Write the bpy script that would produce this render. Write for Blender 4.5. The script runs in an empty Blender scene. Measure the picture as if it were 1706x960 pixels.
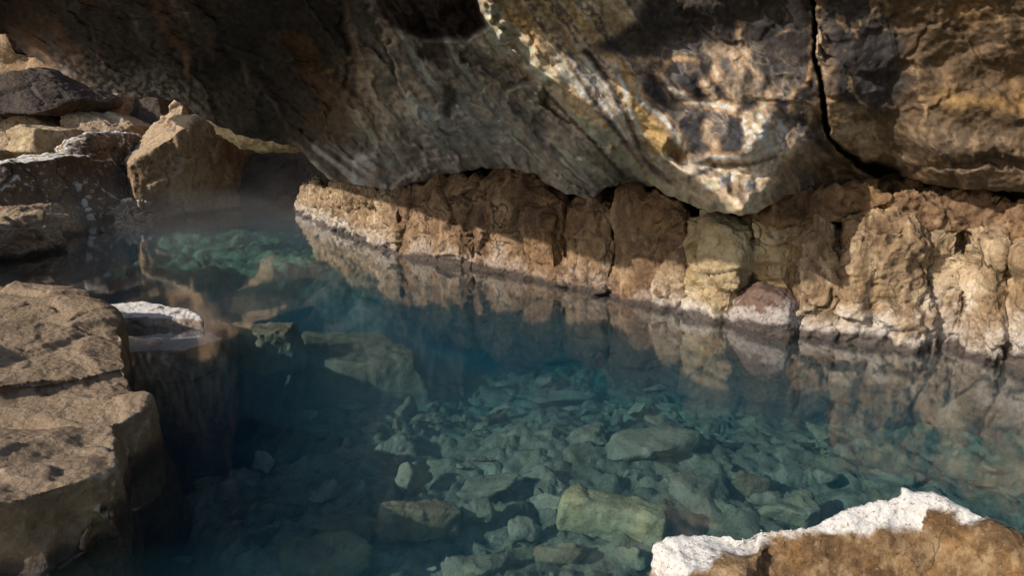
import bpy, bmesh, math, random
import numpy as np
from mathutils import Vector

random.seed(7)
RNG = np.random.default_rng(7)
scene = bpy.context.scene
COL = scene.collection
PI = math.pi

# ------------------------------------------------------------------ camera model
FPX, CXP, CYP = 1137.0, 853.0, 480.0
PITCH = math.radians(13.6)
CAMZ = 1.5
SP, CP = math.sin(PITCH), math.cos(PITCH)


def ray(px, py):
    """direction with forward depth 1 for a picture position"""
    u = (px - CXP) / FPX
    v = -(py - CYP) / FPX
    return np.array([u, CP + v * SP, -SP + v * CP])


def at(px, py, d):
    return np.array([0, 0, CAMZ]) + ray(px, py) * d


def on_level(px, py, z):
    r = ray(px, py)
    return np.array([0, 0, CAMZ]) + r * ((z - CAMZ) / r[2])


# ------------------------------------------------------------------ numpy noise
def _hash(ix, iy, iz, seed):
    h = (ix * 374761393 + iy * 668265263 + iz * 2147483647 + seed * 1274126177) & 0xFFFFFFFF
    h = ((h ^ (h >> 13)) * 1274126177) & 0xFFFFFFFF
    h = ((h ^ (h >> 16)) * 2246822519) & 0xFFFFFFFF
    return h ^ (h >> 15)


_G = RNG.normal(size=(256, 3))
_G /= np.linalg.norm(_G, axis=1)[:, None]


def pnoise(p, seed=0):
    p = np.asarray(p, dtype=np.float64)
    i = np.floor(p).astype(np.int64)
    f = p - i
    w = f * f * f * (f * (f * 6 - 15) + 10)
    out = np.zeros(len(p))
    for dx in (0, 1):
        wx = w[:, 0] if dx else 1 - w[:, 0]
        for dy in (0, 1):
            wy = w[:, 1] if dy else 1 - w[:, 1]
            for dz in (0, 1):
                wz = w[:, 2] if dz else 1 - w[:, 2]
                g = _G[_hash(i[:, 0] + dx, i[:, 1] + dy, i[:, 2] + dz, seed) & 255]
                out += wx * wy * wz * (g[:, 0] * (f[:, 0] - dx) + g[:, 1] * (f[:, 1] - dy) + g[:, 2] * (f[:, 2] - dz))
    return out * 1.6


def fbm(p, octv=4, seed=0, gain=0.5, lac=2.03):
    p = np.asarray(p, dtype=np.float64)
    a, s, out = 1.0, 1.0, np.zeros(len(p))
    for k in range(octv):
        out += a * pnoise(p * s + 17.3 * k, seed + k)
        a *= gain
        s *= lac
    return out


def ridged(p, octv=4, seed=0, gain=0.5):
    p = np.asarray(p, dtype=np.float64)
    a, s, out = 1.0, 1.0, np.zeros(len(p))
    for k in range(octv):
        out += a * (1 - np.abs(pnoise(p * s + 9.1 * k, seed + k)) * 2)
        a *= gain
        s *= 2.07
    return out


def voronoi(p, seed=0):
    """F1, F2 and a random number of the nearest cell"""
    p = np.asarray(p, dtype=np.float64)
    i = np.floor(p).astype(np.int64)
    f1 = np.full(len(p), 9.0)
    f2 = np.full(len(p), 9.0)
    cid = np.zeros(len(p))
    for dx in (-1, 0, 1):
        for dy in (-1, 0, 1):
            for dz in (-1, 0, 1):
                c = i + np.array([dx, dy, dz])
                h = _hash(c[:, 0], c[:, 1], c[:, 2], seed)
                q = c + np.stack([(h & 255) / 255., ((h >> 8) & 255) / 255., ((h >> 16) & 255) / 255.], 1)
                d = np.linalg.norm(q - p, axis=1)
                closer = d < f1
                f2 = np.where(closer, f1, np.minimum(f2, d))
                cid = np.where(closer, ((h >> 24) & 255) / 255., cid)
                f1 = np.minimum(f1, d)
    return f1, f2, cid


def chisel(p, seed=0):
    """planar facets: every cell is a small tilted plane; also the distance to the cell border"""
    p = np.asarray(p, dtype=np.float64)
    i = np.floor(p).astype(np.int64)
    f1 = np.full(len(p), 9.0)
    f2 = np.full(len(p), 9.0)
    hh = np.zeros(len(p), dtype=np.int64)
    df = np.zeros((len(p), 3))
    for dx in (-1, 0, 1):
        for dy in (-1, 0, 1):
            for dz in (-1, 0, 1):
                c = i + np.array([dx, dy, dz])
                h = _hash(c[:, 0], c[:, 1], c[:, 2], seed)
                q = c + np.stack([(h & 255) / 255., ((h >> 8) & 255) / 255., ((h >> 16) & 255) / 255.], 1)
                v = p - q
                d = np.linalg.norm(v, axis=1)
                m = d < f1
                f2 = np.where(m, f1, np.minimum(f2, d))
                hh = np.where(m, h, hh)
                df = np.where(m[:, None], v, df)
                f1 = np.minimum(f1, d)
    g = _G[(hh >> 7) & 255]
    return ((hh >> 24) & 255) / 255. - 0.5 + 1.5 * (g * df).sum(1), f2 - f1


def sstep(a, b, x):
    t = np.clip((x - a) / (b - a), 0, 1)
    return t * t * (3 - 2 * t)


# ------------------------------------------------------------------ object helpers
def tag(o, label=None, cat=None, group=None, kind=None):
    if label: o['label'] = label
    if cat: o['category'] = cat
    if group: o['group'] = group
    if kind: o['kind'] = kind
    return o


def link(name, me, mat):
    o = bpy.data.objects.new(name, me)
    COL.objects.link(o)
    if mat:
        me.materials.clear()
        me.materials.append(mat)
    return o


def grid_mesh(name, V, rows, cols, flip=False):
    idx = np.arange(rows * cols).reshape(rows, cols)
    a, b, c, d = idx[:-1, :-1].ravel(), idx[:-1, 1:].ravel(), idx[1:, 1:].ravel(), idx[1:, :-1].ravel()
    F = np.stack([a, d, c, b] if flip else [a, b, c, d], 1)
    me = bpy.data.meshes.new(name)
    me.vertices.add(len(V))
    me.vertices.foreach_set('co', np.asarray(V, dtype=np.float32).ravel())
    me.loops.add(F.size)
    me.loops.foreach_set('vertex_index', F.ravel().astype(np.int32))
    me.polygons.add(len(F))
    me.polygons.foreach_set('loop_start', np.arange(0, F.size, 4, dtype=np.int32))
    me.polygons.foreach_set('use_smooth', np.ones(len(F), dtype=bool))
    me.update(calc_edges=True)
    return me


def set_color(me, rgb, name='col'):
    at_ = me.color_attributes.new(name, 'FLOAT_COLOR', 'POINT')
    c = np.ones((len(rgb), 4), dtype=np.float32)
    c[:, :3] = rgb
    at_.data.foreach_set('color', c.ravel())


def hull_into(bm, pts):
    vs = [bm.verts.new(tuple(p)) for p in pts]
    r = bmesh.ops.convex_hull(bm, input=vs)
    junk = {v for v in list(r['geom_interior']) + list(r['geom_unused']) if isinstance(v, bmesh.types.BMVert)}
    bmesh.ops.delete(bm, geom=[v for v in junk if v.is_valid], context='VERTS')


def get_co(me):
    a = np.empty(len(me.vertices) * 3, dtype=np.float32)
    me.vertices.foreach_get('co', a)
    return a.reshape(-1, 3).astype(np.float64)


def get_no(me):
    a = np.empty(len(me.vertices) * 3, dtype=np.float32)
    me.vertex_normals.foreach_get('vector', a)
    return a.reshape(-1, 3).astype(np.float64)


def set_co(me, co):
    me.vertices.foreach_set('co', co.astype(np.float32).ravel())
    me.update()


def relax(me, co, n):
    e = np.empty(len(me.edges) * 2, dtype=np.int32)
    me.edges.foreach_get('vertices', e)
    e = e.reshape(-1, 2)
    deg = np.bincount(e.ravel(), minlength=len(co)).astype(float)[:, None]
    for _ in range(n):
        s = np.zeros_like(co)
        for k in range(3):
            s[:, k] = np.bincount(e[:, 0], co[e[:, 1], k], len(co)) + np.bincount(e[:, 1], co[e[:, 0], k], len(co))
        co = co * 0.4 + (s / deg) * 0.6
    return co


def rock_mesh(name, hulls, voxel, rnd=3, big=0.05, bigs=2.2, mid=0.02, mids=8.0, fine=0.006, fines=28.0,
              facet=0.03, facets=3.0, seed=0):
    """several convex lumps fused into one rock, then weathered"""
    bm = bmesh.new()
    for h in hulls:
        hull_into(bm, h)
    me0 = bpy.data.meshes.new(name + '_raw')
    bm.to_mesh(me0)
    bm.free()
    o = bpy.data.objects.new(name + '_raw', me0)
    COL.objects.link(o)
    m = o.modifiers.new('r', 'REMESH')
    m.mode = 'VOXEL'
    m.voxel_size = voxel
    bpy.context.view_layer.update()
    dg = bpy.context.evaluated_depsgraph_get()
    me = bpy.data.meshes.new_from_object(o.evaluated_get(dg))
    bpy.data.objects.remove(o)
    bpy.data.meshes.remove(me0)
    me.name = name
    co = relax(me, get_co(me), rnd)
    set_co(me, co)
    n = get_no(me)
    w = co + 0.12 * np.stack([pnoise(co * 3, 51 + seed), pnoise(co * 3, 52 + seed), pnoise(co * 3, 53 + seed)], 1)
    ch, eg = chisel(w * facets, 60 + seed)
    ch2, eg2 = chisel(w * facets * 2.7, 61 + seed)
    crackm = sstep(0.0, 0.35, pnoise(co * 1.9, 71 + seed))
    d = big * fbm(co * bigs, 3, 1 + seed) + facet * ch * sstep(-0.02, 0.10, eg) + 0.35 * facet * ch2 * sstep(-0.02, 0.08, eg2) * 0.9
    d -= facet * 0.45 * (1 - sstep(0.0, 0.06, eg)) * crackm
    d += mid * (ridged(co * mids, 3, 21 + seed) - 1.0) * 0.7
    if fine:
        d += fine * fbm(co * fines, 3, 31 + seed)
        pit = pnoise(co * fines * 1.2, 41 + seed)
        d -= fine * 1.6 * sstep(0.28, 0.6, pit)
    co = co + n * d[:, None]
    set_co(me, co)
    me.polygons.foreach_set('use_smooth', np.ones(len(me.polygons), dtype=bool))
    return me


# ------------------------------------------------------------------ material helpers
class NT:
    def __init__(self, name):
        self.m = bpy.data.materials.new(name)
        self.m.use_nodes = True
        self.t = self.m.node_tree
        self.t.nodes.clear()
        self.out = self.t.nodes.new('ShaderNodeOutputMaterial')

    def n(self, typ, ins=None, **props):
        nd = self.t.nodes.new('ShaderNode' + typ)
        for k, v in props.items():
            setattr(nd, k, v)
        for k, v in (ins or {}).items():
            s = nd.inputs[k]
            if isinstance(v, bpy.types.NodeSocket):
                self.t.links.new(v, s)
            else:
                s.default_value = v
        return nd

    def math(self, op, a, b=None, c=None, clamp=False):
        nd = self.t.nodes.new('ShaderNodeMath')
        nd.operation = op
        nd.use_clamp = clamp
        for i, v in enumerate((a, b, c)):
            if v is None: continue
            if isinstance(v, bpy.types.NodeSocket): self.t.links.new(v, nd.inputs[i])
            else: nd.inputs[i].default_value = v
        return nd.outputs[0]

    def mix(self, f, a, b, blend='MIX'):
        nd = self.t.nodes.new('ShaderNodeMix')
        nd.data_type = 'RGBA'
        nd.blend_type = blend
        for s, v in ((nd.inputs[0], f), (nd.inputs[6], a), (nd.inputs[7], b)):
            if isinstance(v, bpy.types.NodeSocket): self.t.links.new(v, s)
            elif isinstance(v, tuple): s.default_value = (*v, 1.0)
            else: s.default_value = v
        return nd.outputs[2]

    def ramp(self, f, stops):
        nd = self.t.nodes.new('ShaderNodeValToRGB')
        e = nd.color_ramp.elements
        while len(e) < len(stops): e.new(0.5)
        for el, (p, c) in zip(e, stops):
            el.position = p
            el.color = (*c, 1.0) if isinstance(c, tuple) else (c, c, c, 1.0)
        self.t.links.new(f, nd.inputs[0])
        return nd.outputs[0]

    def smooth(self, x, a, b):
        nd = self.t.nodes.new('ShaderNodeMapRange')
        nd.interpolation_type = 'SMOOTHSTEP'
        self.t.links.new(x, nd.inputs[0])
        nd.inputs[1].default_value = a
        nd.inputs[2].default_value = b
        return nd.outputs[0]

    def noise(self, vec, scale, detail=6.0, rough=0.55, dist=0.0):
        nd = self.n('TexNoise', {'Vector': vec, 'Scale': scale, 'Detail': detail, 'Roughness': rough, 'Distortion': dist})
        return nd.outputs[0]


def rock_material(name, dark, mid, light, crust=0.0, crust_col=(0.62, 0.58, 0.54), crust_lo=0.04, crust_hi=0.34,
                  dust=0.0, dust_col=(0.52, 0.46, 0.38), wet=True, ochre=(0.36, 0.2, 0.07), ochre_amt=0.35, rough=0.8, bump=1.0, scale=1.0, detail=0.5,
                  dust_lo=0.35, dust_hi=0.85, cracks=0.8, stain=0.0, attr=None, algae=False, edge=0.0, edge_col=(0.7, 0.66, 0.6), edge_lo=0.52, cav=0.6):
    T = NT(name)
    geo = T.n('NewGeometry')
    pos = geo.outputs['Position']
    sx = T.n('SeparateXYZ', {0: pos})
    nz = T.n('SeparateXYZ', {0: geo.outputs['Normal']}).outputs[2]
    n1 = T.noise(pos, 1.7 * scale, 8, 0.62, 0.4)
    n2 = T.noise(pos, 6.5 * scale, 9, 0.68, 0.6)
    n3 = T.noise(pos, 34 * scale, 6, 0.7)
    c = T.ramp(T.math('ADD', T.math('MULTIPLY', n1, 0.55), T.math('MULTIPLY', n2, 0.45)), [(0.36, dark), (0.5, mid), (0.64, light)])
    oc = T.math('MULTIPLY', T.smooth(T.noise(pos, 2.6 * scale, 7, 0.6, 0.8), 0.5, 0.68), ochre_amt)
    c = T.mix(oc, c, ochre)
    # fine mineral speckle and pits
    c = T.mix(T.math('MULTIPLY', T.smooth(n3, 0.45, 0.3), detail), c, tuple(x * 0.35 for x in dark))
    c = T.mix(T.math('MULTIPLY', T.smooth(n3, 0.56, 0.72), detail * 0.7), c, tuple(min(0.8, x * 1.25) for x in light))
    if dust > 0:
        up = T.smooth(T.math('ADD', nz, T.math('MULTIPLY', T.math('SUBTRACT', n2, 0.5), 0.7)), dust_lo, dust_hi)
        c = T.mix(T.math('MULTIPLY', up, dust), c, dust_col)
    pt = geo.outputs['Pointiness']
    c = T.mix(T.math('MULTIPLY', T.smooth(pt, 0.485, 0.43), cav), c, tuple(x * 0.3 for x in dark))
    if edge > 0:
        e = T.smooth(T.math('ADD', pt, T.math('MULTIPLY', T.math('SUBTRACT', n2, 0.5), 0.10)), edge_lo, edge_lo + 0.035)
        e = T.math('MULTIPLY', e, T.smooth(n1, 0.38, 0.55))
        c = T.mix(T.math('MULTIPLY', e, edge), c, edge_col)
    wv = T.n('VectorMath', {0: pos, 1: T.n('VectorMath', {0: T.n('TexNoise', {'Vector': pos, 'Scale': 4.0, 'Detail': 4.0}).outputs[1], 'Scale': 0.35}, operation='SCALE').outputs[0]}, operation='ADD').outputs[0]
    wv = T.n('Mapping', {'Vector': wv, 'Scale': (1.0, 1.0, 0.55)}).outputs[0]
    ce = T.n('TexVoronoi', {'Vector': wv, 'Scale': 2.1 * scale}, feature='DISTANCE_TO_EDGE').outputs[0]
    cl = T.math('MULTIPLY', T.smooth(ce, 0.022, 0.006), T.smooth(n1, 0.44, 0.58))
    c = T.mix(T.math('MULTIPLY', cl, cracks), c, tuple(x * 0.22 for x in dark))
    vs = T.noise(T.n('Mapping', {'Vector': pos, 'Scale': (5.0, 5.0, 0.7)}).outputs[0], 2.2 * scale, 5, 0.6)
    c = T.mix(T.math('MULTIPLY', T.smooth(vs, 0.54, 0.68), stain), c, tuple(min(0.75, x * 1.3) for x in light))
    c = T.mix(T.math('MULTIPLY', T.smooth(vs, 0.46, 0.34), stain), c, dark)
    z = sx.outputs[2]
    if attr:
        am = T.n('Attribute', attribute_name=attr).outputs['Fac']
        am = T.math('ADD', am, T.math('MULTIPLY', T.math('SUBTRACT', n2, 0.5), 1.5))
        am = T.smooth(am, 0.25, 0.8)
        am = T.math('MULTIPLY', am, T.math('MULTIPLY', T.smooth(n3, 0.30, 0.46), T.smooth(T.noise(pos, 75, 5, 0.75), 0.28, 0.46)))
        c = T.mix(am, c, dust_col)
    if crust > 0:
        zz = T.math('ADD', z, T.math('MULTIPLY', T.math('SUBTRACT', n2, 0.5), -0.55))
        zz = T.math('ADD', zz, T.math('MULTIPLY', T.math('SUBTRACT', n1, 0.5), -1.1))
        band = T.smooth(zz, crust_hi, crust_lo)
        band = T.math('MULTIPLY', band, T.smooth(n3, 0.3, 0.55))
        c = T.mix(T.math('MULTIPLY', band, crust), c, crust_col)
    r = rough
    if wet:
        w = T.smooth(T.math('ADD', z, T.math('MULTIPLY', T.math('SUBTRACT', n1, 0.5), -0.32)), 0.085, 0.03)
        c = T.mix(T.math('MULTIPLY', w, 0.88), c, (0.035, 0.022, 0.017))
        r = T.math('SUBTRACT', rough, T.math('MULTIPLY', w, 0.35))
    b1 = T.noise(pos, 22 * scale, 8, 0.7)
    b2 = T.n('TexVoronoi', {'Vector': pos, 'Scale': 38.0 * scale}, feature='F1').outputs[0]
    h = T.math('ADD', b1, T.math('MULTIPLY', b2, 0.25))
    bp = T.n('Bump', {'Strength': 0.75 * bump, 'Distance': 0.035 / scale, 'Height': h})
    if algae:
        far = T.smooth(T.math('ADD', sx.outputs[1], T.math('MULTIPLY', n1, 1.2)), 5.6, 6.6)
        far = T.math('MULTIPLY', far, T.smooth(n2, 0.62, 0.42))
        c = T.mix(T.math('MULTIPLY', far, 0.85), c, (0.05, 0.075, 0.04))  # algae tint, also dark enough to dim the sunlit far bed
    p = T.n('BsdfPrincipled', {'Base Color': c, 'Roughness': r, 'Normal': bp.outputs[0]})
    p.inputs['Specular IOR Level'].default_value = 0.3
    T.t.links.new(p.outputs[0], T.out.inputs[0])
    return T.m


M_wall = rock_material('tan_wall_rock', (0.10, 0.058, 0.031), (0.285, 0.19, 0.108), (0.56, 0.43, 0.28), crust=0.65, crust_lo=0.0, crust_hi=0.32, ochre=(0.36, 0.22, 0.09), ochre_amt=0.3, stain=0.45)
M_wallbrown = rock_material('brown_wall_rock', (0.06, 0.032, 0.018), (0.18, 0.105, 0.056), (0.37, 0.245, 0.14), crust=0.3, crust_lo=0.0, crust_hi=0.2, stain=0.3, ochre_amt=0.3)
M_redbrown = rock_material('red_brown_rock', (0.10, 0.055, 0.04), (0.17, 0.105, 0.08), (0.26, 0.18, 0.14), crust=0.5, crust_lo=0.1, crust_hi=0.2, ochre_amt=0.1)
M_yellow = rock_material('yellow_wall_rock', (0.2, 0.13, 0.06), (0.44, 0.33, 0.19), (0.62, 0.52, 0.35), crust=0.8, crust_lo=0.0, crust_hi=0.3, ochre=(0.45, 0.28, 0.1), ochre_amt=0.45)
M_back = rock_material('brown_back_rock', (0.10, 0.057, 0.029), (0.25, 0.155, 0.083), (0.44, 0.31, 0.19), cracks=0.35, edge=0.6, edge_col=(0.5, 0.38, 0.25), dust=0.6, dust_col=(0.5, 0.38, 0.25), ochre_amt=0.25, scale=0.6)
M_backwhite = rock_material('crusted_sunpatch_rock', (0.06, 0.038, 0.023), (0.13, 0.085, 0.052), (0.26, 0.185, 0.12), edge=0.9, edge_col=(0.8, 0.78, 0.75), edge_lo=0.515, dust=0.85, dust_col=(0.72, 0.67, 0.6), dust_lo=0.75, dust_hi=0.95, ochre_amt=0.15, scale=0.6)  # white edges and tops paint sunlight patches as well as crust
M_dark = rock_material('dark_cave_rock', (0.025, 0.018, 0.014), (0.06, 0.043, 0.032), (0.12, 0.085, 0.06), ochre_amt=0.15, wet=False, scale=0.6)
M_ledge = rock_material('ledge_rock', (0.085, 0.052, 0.026), (0.19, 0.125, 0.07), (0.31, 0.225, 0.14), dust=0.75, dust_col=(0.345, 0.245, 0.155), ochre=(0.25, 0.13, 0.045), ochre_amt=0.35, detail=0.5, bump=0.85, cracks=0.3, edge=0.6, edge_col=(0.5, 0.41, 0.31))
M_sinter = rock_material('sinter_rock', (0.045, 0.023, 0.010), (0.155, 0.088, 0.038), (0.34, 0.235, 0.13), attr='crust', dust=0.0, dust_col=(0.60, 0.57, 0.535), dust_lo=0.66, dust_hi=0.80, ochre=(0.30, 0.15, 0.045), ochre_amt=0.5, wet=False, scale=2.6, bump=1.0, detail=0.75, cracks=0.5, stain=0.4)
M_rim = rock_material('rim_rock', (0.16, 0.11, 0.08), (0.3, 0.225, 0.17), (0.44, 0.35, 0.28), dust=0.9, dust_col=(0.7, 0.66, 0.62), dust_lo=0.72, dust_hi=0.92, ochre_amt=0.1, wet=False, cracks=0.3)
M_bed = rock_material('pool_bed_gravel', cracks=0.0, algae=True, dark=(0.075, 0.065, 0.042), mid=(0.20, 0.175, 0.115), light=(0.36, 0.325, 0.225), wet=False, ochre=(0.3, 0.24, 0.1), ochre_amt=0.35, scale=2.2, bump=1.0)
M_sub = rock_material('submerged_rock', (0.08, 0.07, 0.045), (0.22, 0.19, 0.13), (0.38, 0.34, 0.24), cracks=0.0, wet=False, ochre=(0.34, 0.26, 0.11), ochre_amt=0.4, scale=1.3, bump=0.8)
M_subpale = rock_material('pale_submerged_rock', (0.10, 0.08, 0.04), (0.25, 0.21, 0.115), (0.44, 0.38, 0.225), cracks=0.0, wet=False, ochre=(0.55, 0.4, 0.15), ochre_amt=0.4, scale=1.3, bump=0.8)
M_subbrown = rock_material('brown_submerged_rock', (0.09, 0.06, 0.035), (0.19, 0.135, 0.08), (0.3, 0.23, 0.14), cracks=0.0, wet=False, ochre_amt=0.4, scale=1.3, bump=0.8)
M_green = rock_material('algae_rock', (0.08, 0.12, 0.065), (0.24, 0.32, 0.18), (0.42, 0.5, 0.3), wet=False, ochre=(0.1, 0.14, 0.05), ochre_amt=0.3, scale=1.0)
M_subshade = rock_material('shaded_submerged_rock', (0.02, 0.028, 0.018), (0.055, 0.07, 0.042), (0.11, 0.125, 0.075), wet=False, ochre=(0.06, 0.07, 0.03), ochre_amt=0.3, scale=1.0)  # very dark tone paints the deep shadow on the sunken boulder
M_wood = rock_material('waterlogged_wood', (0.02, 0.018, 0.014), (0.045, 0.04, 0.03), (0.09, 0.08, 0.06), wet=False, ochre_amt=0.0, scale=3.0)


# ------------------------------------------------------------------ the cave ceiling
def seg_dist(X, Y, poly):
    """distance to a polyline, signed (positive on its right when walking down it) and run along it"""
    best = np.full(X.shape, 1e9)
    sgn = np.ones(X.shape)
    run = np.zeros(X.shape)
    acc = 0.0
    for (x0, y0), (x1, y1) in zip(poly[:-1], poly[1:]):
        dx, dy = x1 - x0, y1 - y0
        L2 = dx * dx + dy * dy
        t = np.clip(((X - x0) * dx + (Y - y0) * dy) / L2, 0, 1)
        d = np.hypot(X - (x0 + t * dx), Y - (y0 + t * dy))
        s = np.where((X - x0) * dy - (Y - y0) * dx > 0, 1.0, -1.0)
        m = d < best
        best = np.where(m, d, best)
        sgn = np.where(m, s, sgn)
        run = np.where(m, acc + t * math.sqrt(L2), run)
        acc += math.sqrt(L2)
    return best, best * sgn, run


def poly_mask(X, Y, poly, soft):
    inside = np.zeros(X.shape, dtype=bool)
    n = len(poly)
    for i in range(n):
        (x0, y0), (x1, y1) = poly[i], poly[(i + 1) % n]
        if y0 == y1: continue
        c = ((Y < y0) != (Y < y1)) & (X < (x1 - x0) * (Y - y0) / (y1 - y0) + x0)
        inside ^= c
    d, _, _ = seg_dist(X, Y, list(poly) + [poly[0]])
    return sstep(-soft, soft, np.where(inside, d, -d))


LIP = [(-900, 40), (-60, 45), (8, 55), (26, 90), (55, 93), (110, 125), (150, 145), (215, 160), (270, 161), (300, 172), (335, 196), (360, 207),
       (400, 226), (470, 240), (492, 237), (520, 272), (545, 297), (560, 302), (600, 309), (650, 316), (700, 303), (760, 286),
       (800, 279), (850, 281), (890, 291), (930, 316), (950, 326), (985, 331), (1010, 312), (1050, 303), (1090, 312), (1130, 333),
       (1180, 352), (1235, 358), (1255, 356), (1275, 346), (1310, 327), (1370, 310), (1440, 302), (1490, 288), (1530, 301),
       (1570, 310), (1630, 316), (1706, 319), (1900, 330), (2400, 340)]
CEIL_PTS = [  # picture position and depth
    (-900, 40, 9.0), (-300, 42, 9.3), (10, 60, 9.6), (110, 125, 9.6), (215, 160, 9.4), (335, 195, 9.2), (400, 226, 9.2), (470, 240, 9.3), (520, 272, 9.4),
    (560, 302, 9.0), (650, 316, 8.0), (760, 286, 7.25), (850, 281, 6.65), (950, 326, 6.05), (1050, 303, 5.85), (1130, 333, 5.15), (1180, 352, 4.8),
    (1240, 357, 4.55), (1310, 327, 4.85), (1370, 310, 4.95), (1440, 302, 4.85), (1490, 288, 4.8), (1570, 310, 4.35), (1706, 319, 4.1), (2000, 335, 3.7), (2400, 340, 3.4),
    (-900, 0, 7.5), (0, 0, 5.2), (0, 40, 7.4), (200, 80, 6.2), (200, 0, 4.3), (400, 0, 3.9), (400, 110, 5.8), (420, 190, 7.6), (560, 100, 5.0), (560, 220, 6.9),
    (560, 0, 3.9), (700, 0, 4.0), (700, 100, 4.65), (720, 200, 5.35), (800, 80, 4.35), (850, 200, 5.0), (900, 100, 4.35), (900, 0, 3.95), (1000, 250, 4.72), (1000, 100, 4.3), (1100, 200, 4.45),
    (1100, 0, 3.9), (1250, 100, 4.1), (1250, 220, 4.15), (1250, 0, 3.85), (1400, 0, 3.75), (1400, 150, 4.0), (1400, 250, 4.5), (1550, 150, 3.9), (1550, 250, 4.05), (1706, 0, 3.4), (1706, 200, 3.75), (1706, 270, 3.85),
    (2200, 0, 2.9), (2200, 200, 3.2), (-900, -400, 2.9), (0, -400, 2.35), (600, -400, 2.2), (1200, -400, 2.4), (1706, -400, 2.05), (2400, -400, 1.9)]
P1 = [(740, -160), (790, -40), (830, 40), (880, 110), (930, 170), (985, 225), (1050, 280), (1100, 318), (1180, 358)]
P2 = [(500, -120), (545, -20), (580, 60), (610, 150), (650, 205), (700, 245), (760, 290)]
CRACK = [(1350, -300), (1355, -20), (1357, 50), (1361, 110), (1369, 150), (1374, 190), (1383, 225), (1402, 246), (1440, 275), (1485, 292)]


def tps_fit(pts):
    P = np.array([(a / 500., b / 500.) for a, b, _ in pts])
    w = np.array([1.0 / c for _, _, c in pts])
    r = np.linalg.norm(P[:, None] - P[None], axis=2)
    K = np.where(r > 0, r * r * np.log(r + 1e-12), 0) + np.eye(len(P)) * 0.002
    A = np.hstack([np.ones((len(P), 1)), P])
    S = np.block([[K, A], [A.T, np.zeros((3, 3))]])
    sol = np.linalg.solve(S, np.concatenate([w, np.zeros(3)]))

    def ev(X, Y):
        Q = np.stack([X / 500., Y / 500.], 1)
        out = sol[-3] + Q @ sol[-2:]
        for i in range(len(P)):
            rr = np.hypot(Q[:, 0] - P[i, 0], Q[:, 1] - P[i, 1])
            out += sol[i] * rr * rr * np.log(rr + 1e-12)
        return out
    return ev


def mixc(c, m, col):
    return c * (1 - m[:, None]) + np.array(col)[None] * m[:, None]


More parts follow.
